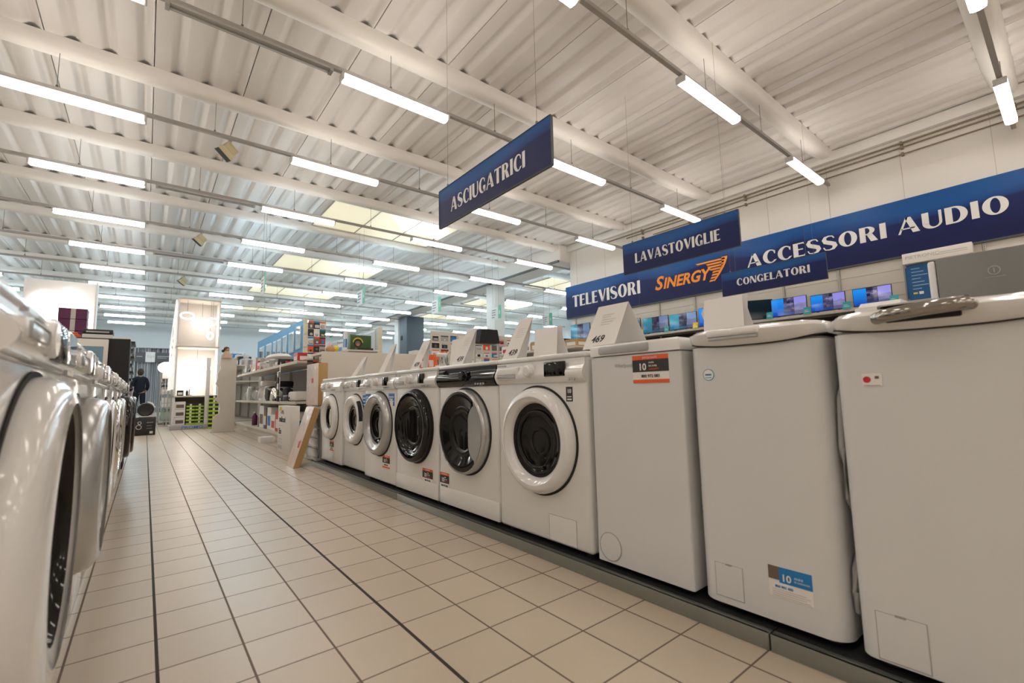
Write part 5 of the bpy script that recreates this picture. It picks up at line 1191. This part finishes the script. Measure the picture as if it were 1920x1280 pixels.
# lamp tower with PROMO base
t = thing('display_tower', 'tall lit lamp display tower with PROMO on its base', 'display tower', (.50, 12.85, 0))
m = MB(); m.box(.0, .03, 0, .6, .1, 3.02); m.build('side_panel', M_white, t)
m = MB(); m.box(.80, .83, 0, .6, .1, 3.02); m.build('side_panel', M_white, t)
m = MB(); m.box(.03, .80, .56, .6, .1, 3.0); m.build('back_panel', mat('warm_grey_panel', (.50, .46, .43), .6), t)
for z in (.72, 1.86, 2.98):
    m = MB(); m.box(.0, .83, -.02, .6, z, z+.035, .003); m.build('shelf', M_beige, t)
m = MB(); m.box(-.06, .66, -.22, .6, 0, .10, .004); m.build('base', M_plasticg, t)
m = MB(); m.text('PROMO', .085, .16, .018, -.2215, .0008, 0, .001, sx=1.35); m.build('lettering', M_bluest, t, 0)
m = MB(); m.box(.58, .66, -.16, -.10, .10, 1.62, .004); m.build('white_post', M_white, t)
# slanted white side of the neighbouring display, with dark bows
t = thing('side_banner', 'glowing white side panel with dark bow shapes left of the lamp tower', 'display wall', (.455, 13.0, 0))
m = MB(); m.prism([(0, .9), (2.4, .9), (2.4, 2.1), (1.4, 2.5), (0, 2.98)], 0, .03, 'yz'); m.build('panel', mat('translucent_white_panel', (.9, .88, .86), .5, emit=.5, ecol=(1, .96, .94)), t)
m = MB()
for y, z, k in ((.7, 2.35, 1.6), (.75, 2.22, 1.0), (.35, 2.05, .7), (.9, 1.95, .6), (.5, 1.9, .6), (.9, 1.75, .5)):
    m.prism([(y-.06*k, z+.05*k), (y, z), (y-.06*k, z-.05*k)], -.004, 0, 'yz'); m.prism([(y+.06*k, z+.05*k), (y, z), (y+.06*k, z-.05*k)], -.004, 0, 'yz')
m.build('bow_shape', M_blackp, t)
for y_ in (.1, 2.2):
    m = MB(); m.box(0, .03, y_, y_+.03, 0, .9); m.build('leg', M_galv, t)
def hung_lamp(label, x, y, z, kind, zt):
    t = thing('pendant_lamp', label, 'lamp', (x, y, z), 0, 'lit lamps in the tower'); m = MB(); m.cyl((0, 0, .02), (0, 0, zt-z), .004, 6); m.build('cord', M_wire, t)
    m = MB()
    if kind == 'ring': m.tube([(.13*math.cos(a), .03, .075*math.sin(a)-.06) for a in [2*PI*k/24 for k in range(24)]], .016, 8, True)
    elif kind == 'small': m.tube([(.055*math.cos(a), .0, .075*math.sin(a)-.06) for a in [2*PI*k/20 for k in range(20)]], .02, 8, True)
    elif kind == 'big': m.lathe([(0, .06), (.16, .02), (.22, -.05), (.20, -.16), (.10, -.22), (0, -.23)], (0, 0, 0), 'z', 28)
    elif kind == 'dome': m.lathe([(0, .10), (.12, .08), (.25, .0), (.31, -.12), (.28, -.15), (0, -.13)], (0, 0, 0), 'z', 32)
    m.build('shade', M_glow if kind != 'small' else M_glow2, t)
hung_lamp('lit ring lamp at the upper left of the tower', .68, 12.98, 2.68, 'ring', 2.98)
hung_lamp('large glowing lamp in the middle of the upper tower', .98, 13.1, 2.55, 'big', 2.98)
hung_lamp('lit ring lamp at the upper right of the tower', 1.18, 12.95, 2.58, 'ring', 2.98)
hung_lamp('small lit oval lamp at the lower right of the upper tower', 1.14, 12.92, 2.22, 'small', 2.98)
hung_lamp('wide glowing dome lamp in the lower tower', .92, 13.08, 1.50, 'dome', 1.86)
t = thing('table_lamp', 'glowing drum shaded table lamp on the lower tower shelf', 'lamp', (.80, 13.12, .7555))
m = MB(); m.cyl((0, 0, 0), (0, 0, .02), .08, 18); m.cyl((0, 0, .02), (0, 0, .2), .012, 8); m.build('stand', M_chrome, t)
m = MB(); m.lathe([(.15, .16), (.11, .40), (.105, .40), (.145, .16)], (0, 0, 0), 'z', 28); m.sphere((0, 0, .27), .05, 14); m.build('shade', M_glow, t)
# boxes in the foot of the tower
for j in range(3): item('box', 'white', .63, 12.98, .1005+j*.175, .2, .22, .17, 'at the foot of the lamp tower, %s of three' % ['lowest', 'middle', 'topmost'][j], 0, 'white boxes in the tower foot')
def striped_carton(x, y, z, w, h, label):
    t = thing('striped_carton', label, 'box', (x, y, z), 0, 'lime and black cartons'); m = MB(); m.box(-w/2, w/2, 0, .25, 0, h*.42, .002, 1); m.build('body', M_lime, t)
    m = MB(); m.box(-w/2+.004, w/2-.004, .004, .246, h*.42, h-.002); m.build('black_lid', M_blackp, t)
    m = MB(); m.box(-.02, .02, -.001, .004, h*.42, h-.004); m.build('printed_label', M_paper, t)
for j in range(6):
    for i, x in enumerate((.83, 1.00)): striped_carton(x, 12.86, .1005+j*.078, .165, .076, 'lime and black carton in the tower foot, %s layer, %s column' % (['lowest', 'second', 'third', 'fourth', 'fifth', 'top'][j], ['left', 'right'][i]))
for j in range(8): striped_carton(1.245, 12.55, .001+j*.093, .19, .091, 'lime and black carton stacked right of the white post, %s from the floor' % NUM[j])
# end panel with a wavy edge and a doll on top
t = thing('end_panel', 'beige shelf end panel with a scalloped left edge', 'panel', (1.08, 11.0, 0))
pts = [(0, 0), (.38, 0), (.38, 1.50), (.10, 1.50), (.08, 1.36), (.10, 1.28), (.05, 1.18), (.06, 1.08), (.02, .98), (.07, .90), (.06, .72), (.02, .66), (.10, .58), (.12, .48), (.10, .38), (.03, .32), (0, .25)]
m = MB(); m.prism(pts, 0, .05, 'xz'); m.build('panel', M_beige, t)
m = MB(); m.box(-.02, .40, -.02, .12, 0, .012); m.build('foot', M_galv, t)
t = thing('doll', 'small seated doll with brown hair and beige dress on the end panel', 'doll', (1.28, 11.04, 1.501))
m = MB(); m.lathe([(0, 0), (.10, 0), (.09, .06), (.05, .13), (.03, .15), (0, .15)], (0, 0, 0), 'z', 18); m.build('dress', mat('beige_dress', (.55, .42, .32), .8), t)
m = MB(); m.sphere((0, 0, .18), .045, 14); m.build('head', M_skin, t)
m = MB(); m.sphere((-.01, .008, .195), .05, 14, (1.1, 1, .9)); m.sphere((-.07, 0, .15), .03, 10); m.build('hair', M_hair, t)
# small lit things on the tower shelf
item('box', 'black', .62, 12.95, .7555, .12, .12, .12, 'on the tower shelf under the dome lamp')
item('bottle', 'black', .75, 12.95, .7555, .05, .05, .14, 'on the tower shelf under the dome lamp')
gondola('shelving_unit', 'beige shelving farther along the aisle behind the lamp tower', 1.75, 2.3, 13.2, 19.0, (.13, .6, 1.1, 1.5), 1.6)
rr = random.Random(4)
row_items([(rr.choice(['box', 'bottle', 'rack', 'box']), rr.choice(['white', 'grey', 'silver', 'black', 'cream', 'blue']), .3, .3, rr.uniform(.2, .5)) for _ in range(15)], 1.85, 13.4, 1.501, 'on the shelving behind the lamp tower', 'goods behind the lamp tower')
